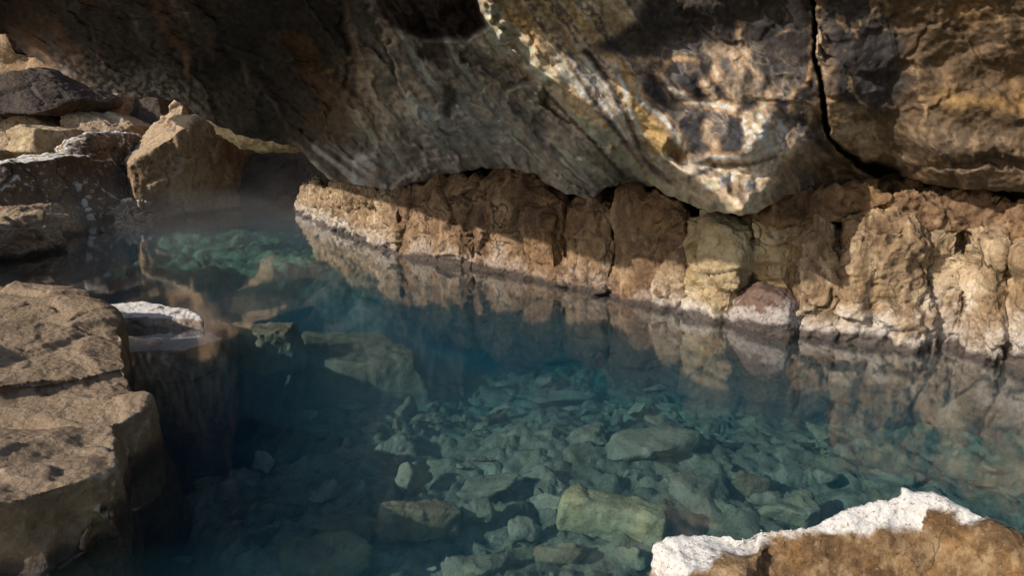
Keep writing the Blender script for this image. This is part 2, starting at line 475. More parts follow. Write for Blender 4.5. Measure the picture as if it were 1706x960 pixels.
def build_ceiling():
    xs = np.concatenate([np.arange(-44, 1740, 2.2), np.linspace(1742, 2400, 50)])
    lx, ly = np.array(LIP, float).T
    ybot = np.interp(xs, lx, ly)
    jag = fbm(np.stack([xs / 22, xs * 0, xs * 0 + 3], 1), 4, 70)
    ybot = ybot + jag * 4.5
    top_rows = np.linspace(0, 1, 46, endpoint=False)          # above the picture
    in_rows = np.linspace(0, 1, 165)
    rows = []
    for s in top_rows: rows.append(np.full(len(xs), -25 - (1 - s) * np.interp(xs, [-900, 250, 650, 2400], [395, 330, 35, 35])))
    for s in in_rows: rows.append(-25 + s * (ybot + 25))
    Y = np.array(rows)
    X = np.repeat(xs[None], len(Y), 0)
    R, C = Y.shape
    X, Y = X.ravel(), Y.ravel()
    inv = tps_fit(CEIL_PTS)(X, Y)
    D = 1.0 / np.clip(inv, 0.09, 0.6)
    Q = np.stack([X, Y, X * 0], 1)
    wx = 16 * fbm(Q / 70, 4, 80) + 5 * pnoise(Q / 14, 84)
    wy = 16 * fbm(Q / 70, 4, 90) + 5 * pnoise(Q / 14, 94)
    XW, YW = X + wx, Y + wy
    Q2 = np.stack([XW, YW, X * 0], 1)
    d1, s1, r1 = seg_dist(XW, YW, P1)
    d2, s2, r2 = seg_dist(XW, YW, P2)
    _, s1s, r1s = seg_dist(X + 0.35 * wx, Y + 0.35 * wy, P1)
    dc, sc, rc = seg_dist(X + 0.30 * wx + 2.5 * pnoise(Q / 9, 361), Y + 0.30 * wy, CRACK)
    nB0 = 1.2 * fbm(Q2 / 40, 3, 340)
    noseZ = poly_mask(XW, YW, [(850, -60), (1352, -60), (1362, 130), (1385, 225), (1330, 300), (1240, 380), (1100, 340), (985, 240), (900, 130)], 30)
    near = sstep(-60, 30, Y) * sstep(-200, 100, X)
    # --- shape: protrusion toward the viewer in metres
    pro = np.zeros(len(X))
    pro += 0.46 * (sstep(-8, 16, s1) - 0.5) * np.exp(-(d1 / 170) ** 2)
    pro += 0.36 * (sstep(-6, 14, s2) - 0.5) * np.exp(-(d2 / 110) ** 2)
    hole = poly_mask(XW * 0.3 + X * 0.7, YW * 0.3 + Y * 0.7, [(612, -90), (622, 8), (645, 42), (700, 62), (775, 63), (812, 44), (800, 0), (770, -90)], 8)
    pro -= 0.55 * hole
    # streak grooves running along the diagonals
    blend = sstep(520, 700, X) * (1 - sstep(1130, 1230, X))
    sg = np.stack([s1s / 26, r1s / 380, X * 0], 1)
    streak = fbm(sg, 4, 100)
    pro += 0.11 * streak * blend * (1 - 0.8 * noseZ)
    # cells on the hanging nose
    cellm = poly_mask(XW, YW, [(1060, 110), (1120, 70), (1240, 62), (1345, 110), (1375, 190), (1330, 270), (1200, 290), (1110, 250)], 26)
    XV, YV = X + 0.16 * wx + 1.2 * pnoise(Q / 7, 371), Y + 0.22 * wy + 1.5 * pnoise(Q / 7, 372)
    agate = fbm(np.stack([(XW + 0.5 * YW) / 150, (YW - 0.4 * XW) / 110, X * 0 + 2.5], 1), 3, 345)
    ag = np.sin(agate * 12.0 + nB0)
    VEINS = [  # run, half width, colour: w white, t tan, o orange
        ([(986, 80), (1012, 97), (1065, 101), (1097, 101)], 3.5, 'o'),
        ([(1076, 106), (1064, 138), (1060, 160), (1097, 186), (1118, 212), (1132, 240)], 5, 'w'),
        ([(1103, 128), (1108, 136), (1129, 154), (1161, 170), (1203, 176), (1225, 181)], 4.5, 'w'),
        ([(1166, 106), (1177, 143), (1198, 170)], 3.5, 't'),
        ([(1103, 127), (1112, 106), (1129, 98), (1166, 101)], 4.5, 'o'),
        ([(1190, 85), (1188, 104), (1196, 128), (1219, 154), (1238, 143), (1232, 112), (1219, 88), (1200, 80)], 4.5, 't'),
        ([(1232, 40), (1235, 74), (1251, 111), (1273, 138), (1290, 165)], 4, 't'),
        ([(1225, 180), (1241, 160), (1267, 154), (1275, 174), (1251, 191), (1236, 190)], 4.5, 't'),
        ([(1178, 210), (1180, 226), (1192, 242)], 5, 't'),
        ([(1138, 271), (1182, 261), (1257, 263), (1302, 244), (1308, 215), (1290, 190)], 4.5, 'w'),
        ([(1087, 308), (1140, 316), (1193, 341), (1235, 357)], 6, 't'),
        ([(1235, 356), (1257, 324), (1294, 297), (1310, 270)], 4, 't'),
        ([(1318, 168), (1326, 150), (1345, 138), (1349, 110)], 3.5, 'o'),
        ([(1322, 180), (1334, 176), (1348, 184), (1352, 200)], 4.5, 't'),
        ([(1380, 262), (1404, 276), (1412, 300)], 3.5, 't'),
        ([(940, 86), (990, 150), (1040, 226), (1082, 290), (1120, 325)], 3.5, 'w'),
        ([(962, 84), (1000, 128), (1036, 190), (1056, 250), (1076, 274)], 3, 'w'),
        ([(1024, 100), (1040, 150), (1066, 218), (1084, 262)], 4, 'w'),
    ]
    vein_d = [seg_dist(XV, YV, pg)[0] for pg, _, _ in VEINS]
    for (pg, hw, k), dd in zip(VEINS, vein_d):
        pro += 0.012 * np.exp(-(dd / (hw * 2.2)) ** 2)
    # the bulb, the hollow under it, the tip
    def blob(cx, cy, rx, ry, rot=0):
        c, s = math.cos(rot), math.sin(rot)
        a = ((XW - cx) * c + (YW - cy) * s) / rx
        b = (-(XW - cx) * s + (YW - cy) * c) / ry
        return np.exp(-(a * a + b * b))
    pro += 0.16 * blob(1255, 238, 52, 36)
    pro -= 0.16 * blob(1175, 272, 62, 12, 0.25)
    pro -= 0.10 * blob(1135, 258, 16, 22)
    pro += 0.10 * blob(1240, 335, 60, 30)
    dr, sr, _ = seg_dist(XW, YW, [(1330, 240), (1290, 290), (1240, 365)])
    pro += 0.20 * np.exp(-(dr / 26) ** 2)
    dt, st, _ = seg_dist(XW, YW, [(1105, 262), (1160, 300), (1240, 358)])
    pro += 0.10 * np.exp(-(dt / 22) ** 2)
    pro -= 0.20 * blob(1370, 285, 70, 26, 0.1)
    # crack
    cw = 2.6 + 1.6 * sstep(300, 520, rc) + 1.6 * pnoise(np.stack([rc / 26, rc * 0, rc * 0], 1), 362) + 9 * sstep(560, 660, rc)
    crack = np.exp(-(dc / cw) ** 4)
    pro -= 0.22 * crack
    pro += 0.10 * (sstep(-3, 3, sc) - 0.5) * np.exp(-(dc / 90) ** 2)
    # right-hand bands
    dl, sl, _ = seg_dist(XW, YW, [(1500, 150), (1560, 165), (1720, 178), (2400, 200)])
    pro += 0.10 * np.exp(-(dl / 30) ** 2) * sstep(1480, 1560, X)
    dl2, _, _ = seg_dist(XW, YW, [(1460, 262), (1530, 275), (1720, 268), (2400, 275)])
    pro -= 0.10 * np.exp(-(dl2 / 9) ** 2) * sstep(1520, 1600, X)
    # left slab: broad oblique folds
    lf = np.stack([(X * 0.8 - Y * 0.6) / 150, (X * 0.6 + Y * 0.8) / 420, X * 0 + 4], 1)
    pro += 0.16 * fbm(lf, 4, 110) * (1 - sstep(480, 700, X)) * near * D / 5
    # angular breaks: long facets along the folds, squarer ones on the right
    chA, egA = chisel(np.stack([s1 / 82 + 0.25 * pnoise(Q / 60, 351), r1 / 250 + 0.2 * pnoise(Q / 60, 352), X * 0 + 0.5], 1), 350)
    chB, egB = chisel(np.stack([(XW * 0.8 - YW * 0.6) / 120, (XW * 0.6 + YW * 0.8) / 380, X * 0 + 0.5], 1), 353)
    chC, egC = chisel(np.stack([XW / 150, YW / 120, X * 0 + 0.5], 1), 354)
    bL = 1 - sstep(480, 640, X)
    bR = sstep(1360, 1400, X)
    pro += 0.15 * chA * sstep(-0.02, 0.08, egA) * (1 - bL) * (1 - bR) * (1 - 0.8 * noseZ)
    pro += 0.20 * chB * sstep(-0.02, 0.08, egB) * bL * D / 6
    pro += 0.055 * chC * sstep(-0.02, 0.08, egC) * bR
    chD, egD = chisel(np.stack([s1 / 34 + 0.3 * pnoise(Q / 30, 361), r1 / 90, X * 0 + 0.5], 1), 355)
    pro += 0.05 * chD * (1 - bL) * (1 - bR) * (1 - 0.85 * noseZ)
    # general weathering
    V0 = np.array([0, 0, CAMZ]) + np.stack([(X - CXP) / FPX, CP - (Y - CYP) / FPX * SP, -SP - (Y - CYP) / FPX * CP], 1) * D[:, None]
    calm = 1 - 0.8 * noseZ - 0.4 * bR
    pro += 0.10 * fbm(V0 * 1.6, 3, 120)
    vf1, vf2, vc = voronoi((V0 + 0.15 * np.stack([pnoise(V0 * 2.5, 1), pnoise(V0 * 2.5, 2), pnoise(V0 * 2.5, 3)], 1)) * 2.4, 5)
    pro += calm * 0.075 * (vc - 0.5) * sstep(0, 0.14, vf2 - vf1)
    pro += calm * 0.022 * (ridged(V0 * 6.5, 3, 130) - 1)
    pro += calm * 0.008 * fbm(V0 * 24, 3, 140)
    D = D - pro
    V = np.array([0, 0, CAMZ]) + np.stack([(X - CXP) / FPX, CP - (Y - CYP) / FPX * SP, -SP - (Y - CYP) / FPX * CP], 1) * D[:, None]

    # --- mineral colours, with some light and shade painted in
    nA = fbm(Q2 / 120, 5, 200)
    nB = fbm(Q2 / 34, 5, 210)
    nC = fbm(np.stack([X, Y, X * 0], 1) / 9, 3, 220)
    c = np.zeros((len(X), 3)) + np.array([0.115, 0.088, 0.064])
    c = mixc(c, sstep(0.0, 0.5, nA) * 0.7, (0.19, 0.12, 0.062))
    c = mixc(c, sstep(0.05, 0.6, -nA) * 0.8, (0.045, 0.043, 0.042))
    c = mixc(c, sstep(0.0, 0.08, np.abs(nB)) * 0 + np.clip((egA < 0.035) * (1 - bL) * (1 - bR) * (1 - cellm), 0, 1) * 0.5, (0.46, 0.37, 0.26))
    # far left: unlit gloom painted dark, with brown flows
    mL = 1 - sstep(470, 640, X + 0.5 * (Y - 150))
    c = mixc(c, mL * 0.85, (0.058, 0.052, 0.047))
    flow = fbm(np.stack([(XW * 0.86 - YW * 0.5) / 80, (XW * 0.5 + YW * 0.86) / 300, X * 0 + 1], 1), 4, 230)
    c = mixc(c, mL * sstep(0.05, 0.5, flow) * 0.75, (0.15, 0.085, 0.042))
    c = mixc(c, mL * sstep(0.3, 0.42, ridged(np.stack([(XW * 0.8 - YW * 0.6) / 70, (XW * 0.6 + YW * 0.8) / 330, X * 0], 1), 3, 240) - 1.2) * 0.3, (0.26, 0.2, 0.14))
    ylip = np.interp(X, lx, ly)
    grit = np.exp(-((ylip - Y) / 42) ** 2) * sstep(60, 140, X) * (1 - sstep(290, 390, X))
    c = mixc(c, np.clip(grit * sstep(-0.5, 0.6, nC + 0.4 * nB + 0.5 * pnoise(np.stack([X, Y, X * 0], 1) / 4.5, 222)) * 0.6, 0, 1), (0.42, 0.4, 0.385))
    # middle: grey brown with pale lines
    mM = sstep(560, 640, X) * (1 - sstep(-20, 20, s1))
    c = mixc(c, mM * 0.8, (0.25, 0.222, 0.185))
    c = mixc(c, mM * sstep(0.1, 0.5, streak) * 0.7, (0.10, 0.095, 0.095))
    st2 = ridged(np.stack([s1s / 52, r1s / 480, X * 0 + 5], 1), 4, 250) - 1.1
    c = mixc(c, mM * sstep(0.2, 0.42, st2) * 0.85, (0.52, 0.43, 0.31))
    grey = poly_mask(XW, YW, [(690, 170), (770, 150), (860, 200), (880, 250), (800, 270), (700, 240)], 35)
    c = mixc(c, grey * 0.65, (0.34, 0.32, 0.305))
    c = mixc(c, poly_mask(XW, YW, [(697, 70), (730, 62), (745, 100), (735, 112), (700, 108)], 5) * 0.85, (0.045, 0.035, 0.03))
    c = mixc(c, poly_mask(XW, YW, [(735, 130), (752, 128), (760, 165), (748, 205), (738, 180)], 6) * 0.85, (0.04, 0.035, 0.03))
    pale_lo = poly_mask(XW, YW, [(495, 230), (560, 240), (640, 260), (660, 320), (560, 310), (520, 280)], 15)  # pale patch paints the light bounced up off the water
    c = mixc(c, pale_lo * sstep(-0.3, 0.4, fbm(np.stack([(X * 0.6 - Y * 0.8) / 22, (X * 0.8 + Y * 0.6) / 160, X * 0], 1), 3, 260)) * 0.75, (0.5, 0.47, 0.43))
    # diagonal banding on the nose flank
    mS = sstep(-16, 4, s1) * (1 - sstep(170, 250, s1)) * sstep(60, 200, r1) * (1 - cellm * 0.85)
    st3 = fbm(np.stack([(s1s + 3 * nB) / 24, r1s / 480, X * 0 + 9], 1), 3, 270)
    c = mixc(c, mS * 0.9, (0.42, 0.33, 0.21))
    c = mixc(c, mS * sstep(0.14, 0.26, st3) * 0.95, (0.085, 0.09, 0.10))
    c = mixc(c, mS * np.exp(-((st3 - 0.05) / 0.09) ** 2) * 0.95, (0.50, 0.46, 0.39))
    c = mixc(c, mS * np.exp(-((st3 + 0.22) / 0.10) ** 2) * 0.75, (0.43, 0.26, 0.09))
    c = mixc(c, sstep(-14, -2, s1) * (1 - sstep(8, 22, s1)) * sstep(120, 260, r1) * 0.7, (0.55, 0.46, 0.34))
    # gold patch
    gold = poly_mask(XW, YW, [(1050, 130), (1085, 150), (1120, 240), (1130, 270), (1090, 255), (1060, 210)], 12)
    c = mixc(c, gold * 0.75, (0.46, 0.31, 0.13))
    # speckled tan near the top
    spk = poly_mask(XW, YW, [(815, -60), (1000, -60), (1030, 60), (985, 92), (900, 85), (850, 40)], 22)
    c = mixc(c, spk * 0.5, (0.2, 0.145, 0.09))
    c = mixc(c, spk * sstep(0.0, 0.35, nC) * 0.75, (0.42, 0.31, 0.17))
    # slate panel above the cells
    slate = poly_mask(XV, YV, [(986, 76), (1020, 60), (1060, 35), (1100, -80), (1352, -80), (1357, 135), (1310, 150), (1284, 128), (1250, 74), (1200, 76), (1150, 84), (1100, 97), (1050, 97)], 9)
    c = mixc(c, slate * 0.92, (0.045, 0.040, 0.037))
    c = mixc(c, slate * sstep(0.55, 0.75, ridged(Q2 / 90, 3, 280) - 0.9) * 0.5, (0.25, 0.17, 0.10))
    # cells: slate hearts, white rims, orange seams
    c = mixc(c, cellm * 0.85, (0.12, 0.10, 0.08))
    c = mixc(c, cellm * sstep(0.0, 0.6, ag) * 0.8, (0.075, 0.073, 0.075))
    c = mixc(c, cellm * np.exp(-((ag + 0.15) / 0.25) ** 2) * 0.5, (0.36, 0.30, 0.22))
    # tip of the nose
    tip = poly_mask(XW, YW, [(1090, 270), (1150, 262), (1300, 250), (1330, 240), (1240, 362), (1160, 345)], 16)
    c = mixc(c, tip * 0.85, (0.38, 0.30, 0.2))
    c = mixc(c, tip * sstep(0.05, 0.35, fbm(Q2 / 26, 4, 290)) * 0.85, (0.56, 0.52, 0.45))
    c = mixc(c, tip * sstep(0.15, 0.35, fbm(Q2 / 30, 4, 300)) * 0.85, (0.12, 0.12, 0.125))
    c = mixc(c, np.clip(np.exp(-(dr / 8) ** 2) + np.exp(-(dt / 9) ** 2), 0, 1) * 0.65, (0.56, 0.44, 0.29))
    rt = poly_mask(XW, YW, [(1330, 245), (1370, 230), (1480, 300), (1440, 320), (1255, 365), (1270, 335)], 14)  # right-facing flank, its shade painted as darker brown
    c = mixc(c, rt * 0.75, (0.2, 0.15, 0.095))
    # hand placed minerals of the nose
    TONE = {'w': (0.46, 0.43, 0.375), 't': (0.42, 0.33, 0.22), 'o': (0.42, 0.26, 0.13)}

    def patch(pg, soft, col, amt):
        return mixc(c, poly_mask(XV, YV, pg, soft) * amt, col)

    def stroke(pg, hw, col, amt):
        dd = seg_dist(XV, YV, pg)[0]
        return mixc(c, np.clip(np.exp(-(dd / hw) ** 4) * amt, 0, 1), col)
    brk = np.clip(0.75 + 0.9 * nB, 0.1, 1)
    c = patch([(1238, 188), (1278, 184), (1306, 210), (1302, 242), (1267, 257), (1235, 262)], 6, (0.44, 0.345, 0.225), 0.9)
    c = mixc(c, poly_mask(XV, YV, [(1238, 188), (1278, 184), (1306, 210), (1302, 242), (1267, 257), (1235, 262)], 6) * sstep(0.05, 0.35, nC), (0.56, 0.52, 0.45))
    c = patch([(1216, 190), (1236, 192), (1244, 238), (1228, 258), (1186, 262), (1172, 240), (1196, 236), (1208, 222)], 5, (0.032, 0.033, 0.036), 0.92)
    c = patch([(1129, 202), (1162, 192), (1184, 182), (1174, 214), (1166, 252), (1142, 238)], 6, (0.024, 0.024, 0.026), 0.9)
    c = patch([(1122, 140), (1136, 124), (1166, 116), (1176, 146), (1184, 166), (1150, 158)], 4, (0.026, 0.026, 0.028), 0.92)
    c = patch([(1180, 96), (1188, 118), (1204, 150), (1226, 164), (1212, 172), (1190, 156), (1172, 112)], 4, (0.028, 0.027, 0.028), 0.9)
    c = patch([(1076, 110), (1100, 134), (1104, 160), (1132, 190), (1124, 208), (1092, 176), (1070, 150)], 5, (0.030, 0.030, 0.032), 0.9)
    c = patch([(1240, 176), (1252, 164), (1264, 164), (1266, 176), (1252, 184)], 4, (0.030, 0.031, 0.034), 0.9)
    c = patch([(1324, 196), (1346, 186), (1356, 214), (1340, 214)], 4, (0.030, 0.031, 0.034), 0.85)
    c = patch([(1346, 225), (1372, 232), (1404, 272), (1388, 270)], 5, (0.032, 0.033, 0.036), 0.85)
    c = patch([(1356, 96), (1366, 150), (1368, 190), (1346, 160), (1344, 140)], 5, (0.035, 0.034, 0.034), 0.85)
    c = stroke([(946, 92), (981, 149), (1023, 212), (1064, 264), (1092, 292)], 8, (0.040, 0.042, 0.047), 0.95)
    c = stroke([(976, 86), (1012, 133), (1042, 194), (1062, 246)], 7, (0.032, 0.033, 0.038), 0.95)
    c = stroke([(906, 149), (975, 223), (1039, 292)], 3.5, (0.05, 0.042, 0.036), 0.8)
    c = stroke([(1150, 294), (1190, 276), (1250, 274), (1290, 262)], 5, (0.035, 0.034, 0.034), 0.8)
    c = stroke([(1277, 128), (1286, 150), (1292, 168)], 3.2, (0.02, 0.016, 0.013), 0.95)
    c = patch([(1118, 244), (1140, 248), (1146, 262), (1130, 274), (1116, 262)], 5, (0.15, 0.10, 0.06), 0.9)
    c = patch([(1208, 306), (1232, 304), (1244, 318), (1232, 334), (1210, 330)], 6, (0.21, 0.15, 0.09), 0.85)
    c = patch([(1058, 168), (1084, 190), (1108, 222), (1118, 250), (1092, 262), (1070, 226)], 7, (0.40, 0.27, 0.11), 0.8)
    for (pg, hw, k), dd in zip(VEINS, vein_d):
        if k != 'o':
            c = mixc(c, np.clip(np.exp(-((dd - hw * 1.5) / (hw * 0.8)) ** 2) * 0.55 * brk, 0, 1), TONE['o'])
        c = mixc(c, np.clip(np.exp(-(dd / hw) ** 4) * brk * 0.95, 0, 1), TONE[k])
    # right-hand side
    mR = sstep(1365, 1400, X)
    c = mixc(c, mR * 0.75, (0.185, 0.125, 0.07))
    c = mixc(c, mR * sstep(0.0, 0.5, nA + 0.5 * nB) * 0.6, (0.27, 0.17, 0.08))
    slate2 = poly_mask(XW, YW, [(1366, -60), (1480, -60), (1500, 80), (1490, 110), (1530, 140), (1500, 150), (1460, 185), (1420, 170), (1385, 140)], 15)
    c = mixc(c, slate2 * 0.9, (0.05, 0.048, 0.05))
    rv = ridged(np.stack([(XW * 0.93 - YW * 0.35) / 80, YW / 190, X * 0 + 7], 1), 4, 310) - 1.05
    c = mixc(c, sstep(1345, 1375, X) * sstep(0.36, 0.55, rv) * 0.6, (0.43, 0.3, 0.17))
    palr = poly_mask(XW, YW, [(1376, 150), (1400, 150), (1480, 235), (1500, 270), (1470, 285), (1390, 215)], 10)
    c = mixc(c, palr * sstep(-0.3, 0.3, nB) * 0.75, (0.45, 0.35, 0.23))
    och = np.exp(-((YW - 168) / 15) ** 2) * sstep(1520, 1600, X)
    c = mixc(c, och * 0.6, (0.36, 0.22, 0.075))
    spr = sstep(1480, 1540, X) * sstep(190, 230, Y)
    c = mixc(c, spr * sstep(0.1, 0.4, nC) * 0.6, (0.06, 0.05, 0.045))
    c = mixc(c, spr * sstep(0.1, 0.5, -nC + 0.4 * nB) * 0.5, (0.40, 0.3, 0.19))
    # the dark recess; the crack, its widened foot painting an overhang shadow
    c = mixc(c, hole * 0.85, (0.045, 0.034, 0.027))
    c = mixc(c, np.clip(crack * 1.2, 0, 1), (0.012, 0.009, 0.007))
    c = mixc(c, np.exp(-((dc - cw - 4) / 4) ** 2) * 0.45 * sstep(-0.2, 0.3, nB), (0.4, 0.28, 0.17))
    # gritty grain
    c = c * np.clip(1 + 0.40 * nC + 0.30 * nB, 0.35, 1.8)[:, None]
    c = np.clip(c * ((1.3 - 0.25 * mL * (1 - np.clip(grit, 0, 1)) + 0.35 * mM) * (1 - 0.45 * mR) * (1 - 0.3 * slate) * (1 - 0.12 * noseZ))[:, None] * np.array([1.0, 0.965, 0.985]), 0.008, 0.52)  # middle lifted to paint soft light, far left dimmed for gloom

    # the sheet turns back under its lip and runs into the wall behind it
    V = V.reshape(R, C, 3)
    cc = c.reshape(R, C, 3)
    lip = V[-1]
    back = []
    cols = []
    dirb = np.array([0.45, 0.89, 0.0])
    for k, (dist, dz) in enumerate([(0.03, -0.004), (0.08, 0.0), (0.16, 0.02), (0.3, 0.05), (0.5, 0.06), (0.8, 0.08), (1.3, 0.1), (2.2, 0.3), (4.0, 0.8)]):
        lim = np.where(xs < 470, 0.25 + 0.9 * sstep(-0.1, 0.1, pnoise(np.stack([xs / 90., xs * 0, xs * 0 + 8], 1), 330)), 9.0)  # left edge cut ragged so sun shafts reach the back boulders
        q = lip + dirb * np.minimum(dist, lim)[:, None]
        q[:, 2] += np.where(xs < 470, min(dz, 0.05), dz)
        q[:, 2] += np.where(dist > lim, (dist - lim) * 0.01, 0)
        if k > 2:
            q = q + 0.04 * np.stack([lip[:, 0] * 0, lip[:, 0] * 0, fbm(q * 2.5, 3, 320)], 1)
        back.append(q)
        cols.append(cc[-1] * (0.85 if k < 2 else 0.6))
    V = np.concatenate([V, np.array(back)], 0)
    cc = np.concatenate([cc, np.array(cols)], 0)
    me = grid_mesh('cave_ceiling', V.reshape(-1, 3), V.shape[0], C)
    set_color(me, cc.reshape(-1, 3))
    return me


def ceiling_material():
    T = NT('stained_lava_ceiling')
    col = T.n('VertexColor', layer_name='col').outputs[0]
    geo = T.n('NewGeometry')
    pos = geo.outputs['Position']
    n1 = T.noise(pos, 26, 7, 0.7)
    n2 = T.noise(pos, 90, 4, 0.7)
    c = T.mix(T.math('MULTIPLY', T.smooth(n1, 0.5, 0.3), 0.45), col, (0.02, 0.016, 0.013))
    c = T.mix(T.math('MULTIPLY', T.smooth(n2, 0.55, 0.75), 0.35), c, T.mix(1.0, col, (2.0, 1.9, 1.75), 'MULTIPLY'))
    h = T.math('ADD', n1, T.math('MULTIPLY', T.noise(pos, 9, 6, 0.65), 1.2))
    bp = T.n('Bump', {'Strength': 0.5, 'Distance': 0.025, 'Height': h})
    p = T.n('BsdfPrincipled', {'Base Color': c, 'Roughness': 0.85, 'Normal': bp.outputs[0]})
    p.inputs['Specular IOR Level'].default_value = 0.1
    T.t.links.new(p.outputs[0], T.out.inputs[0])
    return T.m


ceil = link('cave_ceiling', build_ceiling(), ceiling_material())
tag(ceil, kind='structure')


# ------------------------------------------------------------------ right-hand wall of blocks
WALL_PLAN = [(-5.4, 13.6), (-3.63, 11.7), (-2.6, 9.9), (-1.42, 8.05), (0.48, 6.45), (1.17, 5.68), (2.15, 4.85), (2.95, 4.5), (3.25, 4.12), (4.6, 2.7), (6.0, 1.4)]


def wall_pt(px, py, off=0.0):
    r = ray(px, py)
    best = None
    for (x0, y0), (x1, y1) in zip(WALL_PLAN[:-1], WALL_PLAN[1:]):
        # solve d*r_xy = p0 + t*(p1-p0)
        A = np.array([[r[0], -(x1 - x0)], [r[1], -(y1 - y0)]])
        d, t = np.linalg.solve(A, np.array([x0, y0]))
        if -0.001 <= t <= 1.001 and d > 0:
            best = d
            break
    if best is None: best = 4.0
    return at(px, py, best + off)


def block(outline, seed, bulge=0.12, lean=0.0, thick=0.8, extra=()):
    """hull points of a wall block from its outline in the picture"""
    rng = random.Random(seed)
    k_in = 0.975 if 30 <= seed < 50 else 1.045
    push = rng.uniform(-0.10, 0.08)
    cx = sum(p[0] for p in outline) / len(outline)
    cy = sum(p[1] for p in outline) / len(outline)
    pts = []
    for (x, y) in outline:
        x = cx + (x - cx) * k_in + rng.uniform(-3, 3)
        y = cy + (y - cy) * 1.02 + rng.uniform(-3, 3)
        f = wall_pt(x, y, push * 0.6 + rng.uniform(-0.05, 0.05))
        pts.append(f)
        pts.append(wall_pt(x, y, thick))
        ix, iy = cx + (x - cx) * 0.62, cy + (y - cy) * 0.66
        pts.append(wall_pt(ix, iy, push - bulge * 0.8 + rng.uniform(-0.08, 0.08) + lean * (iy - cy) / 100))
        if f[2] < 0.12:
            g = f.copy(); g[2] = -1.0
            pts.append(g)
            g = wall_pt(x, y, thick); g[2] = -1.0
            pts.append(g)
    for (x, y, o) in extra:
        pts.append(wall_pt(x, y, o))
    return pts


def wall_rock(outlines, mat, label, seed, voxel=0.014, group='rock blocks of the right cave wall', **kw):
    hulls = [block(o, seed * 10 + i, **{k: v for k, v in kw.items() if k in ('bulge', 'thick', 'lean')}) for i, o in enumerate(outlines)]
    me = rock_mesh('rock_block', hulls, voxel, seed=0, **{**dict(big=0.02, bigs=1.7, mid=0.010, mids=8.5, facet=0.075, facets=2.4, fine=0.007, fines=30, rnd=1), **{k: v for k, v in kw.items() if k not in ('bulge', 'thick', 'lean')}})
    # **{k: v for k, v in kw.items() if k not in ('bulge', 'thick', 'lean')})
    o = link('rock_block', me, mat)
    tag(o, label, 'rock', group)
    return o


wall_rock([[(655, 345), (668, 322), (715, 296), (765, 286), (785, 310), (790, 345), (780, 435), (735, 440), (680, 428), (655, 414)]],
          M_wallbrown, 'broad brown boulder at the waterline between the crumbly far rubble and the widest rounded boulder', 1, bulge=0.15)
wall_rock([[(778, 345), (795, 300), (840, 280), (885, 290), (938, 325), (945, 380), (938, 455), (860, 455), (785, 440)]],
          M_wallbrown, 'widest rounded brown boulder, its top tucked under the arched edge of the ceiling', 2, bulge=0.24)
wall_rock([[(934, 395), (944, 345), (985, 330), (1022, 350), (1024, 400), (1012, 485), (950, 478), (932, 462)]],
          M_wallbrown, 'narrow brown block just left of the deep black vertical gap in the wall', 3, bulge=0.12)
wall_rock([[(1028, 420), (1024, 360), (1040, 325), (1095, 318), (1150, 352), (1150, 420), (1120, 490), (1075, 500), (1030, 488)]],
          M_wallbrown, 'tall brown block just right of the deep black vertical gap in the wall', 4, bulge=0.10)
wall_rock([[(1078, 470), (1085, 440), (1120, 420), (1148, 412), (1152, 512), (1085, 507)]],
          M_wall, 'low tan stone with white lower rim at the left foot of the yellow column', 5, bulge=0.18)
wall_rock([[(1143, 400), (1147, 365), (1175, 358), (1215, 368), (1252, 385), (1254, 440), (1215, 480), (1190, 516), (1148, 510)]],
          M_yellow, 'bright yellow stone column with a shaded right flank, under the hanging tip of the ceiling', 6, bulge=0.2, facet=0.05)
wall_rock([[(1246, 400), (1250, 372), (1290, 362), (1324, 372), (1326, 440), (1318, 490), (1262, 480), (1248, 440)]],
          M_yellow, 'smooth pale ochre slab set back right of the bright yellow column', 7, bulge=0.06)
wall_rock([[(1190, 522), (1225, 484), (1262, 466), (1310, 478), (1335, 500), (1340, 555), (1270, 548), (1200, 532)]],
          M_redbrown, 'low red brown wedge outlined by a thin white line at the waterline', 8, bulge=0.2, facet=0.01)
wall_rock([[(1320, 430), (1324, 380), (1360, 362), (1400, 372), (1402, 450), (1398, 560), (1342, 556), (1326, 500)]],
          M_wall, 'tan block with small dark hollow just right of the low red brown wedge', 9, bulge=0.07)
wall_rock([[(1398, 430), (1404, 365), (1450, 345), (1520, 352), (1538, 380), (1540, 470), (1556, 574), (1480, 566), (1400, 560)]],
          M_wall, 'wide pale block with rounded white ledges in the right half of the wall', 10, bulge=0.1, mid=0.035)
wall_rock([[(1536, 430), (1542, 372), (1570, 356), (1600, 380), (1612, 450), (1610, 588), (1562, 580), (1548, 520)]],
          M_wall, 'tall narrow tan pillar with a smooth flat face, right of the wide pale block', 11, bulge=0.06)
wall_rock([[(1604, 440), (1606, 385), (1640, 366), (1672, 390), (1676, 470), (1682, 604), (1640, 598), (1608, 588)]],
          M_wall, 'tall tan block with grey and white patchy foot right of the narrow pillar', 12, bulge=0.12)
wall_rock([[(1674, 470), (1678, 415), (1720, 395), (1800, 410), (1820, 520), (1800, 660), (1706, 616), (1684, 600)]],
          M_wall, 'orange tan block cut off by the right edge of the picture', 13, bulge=0.12)
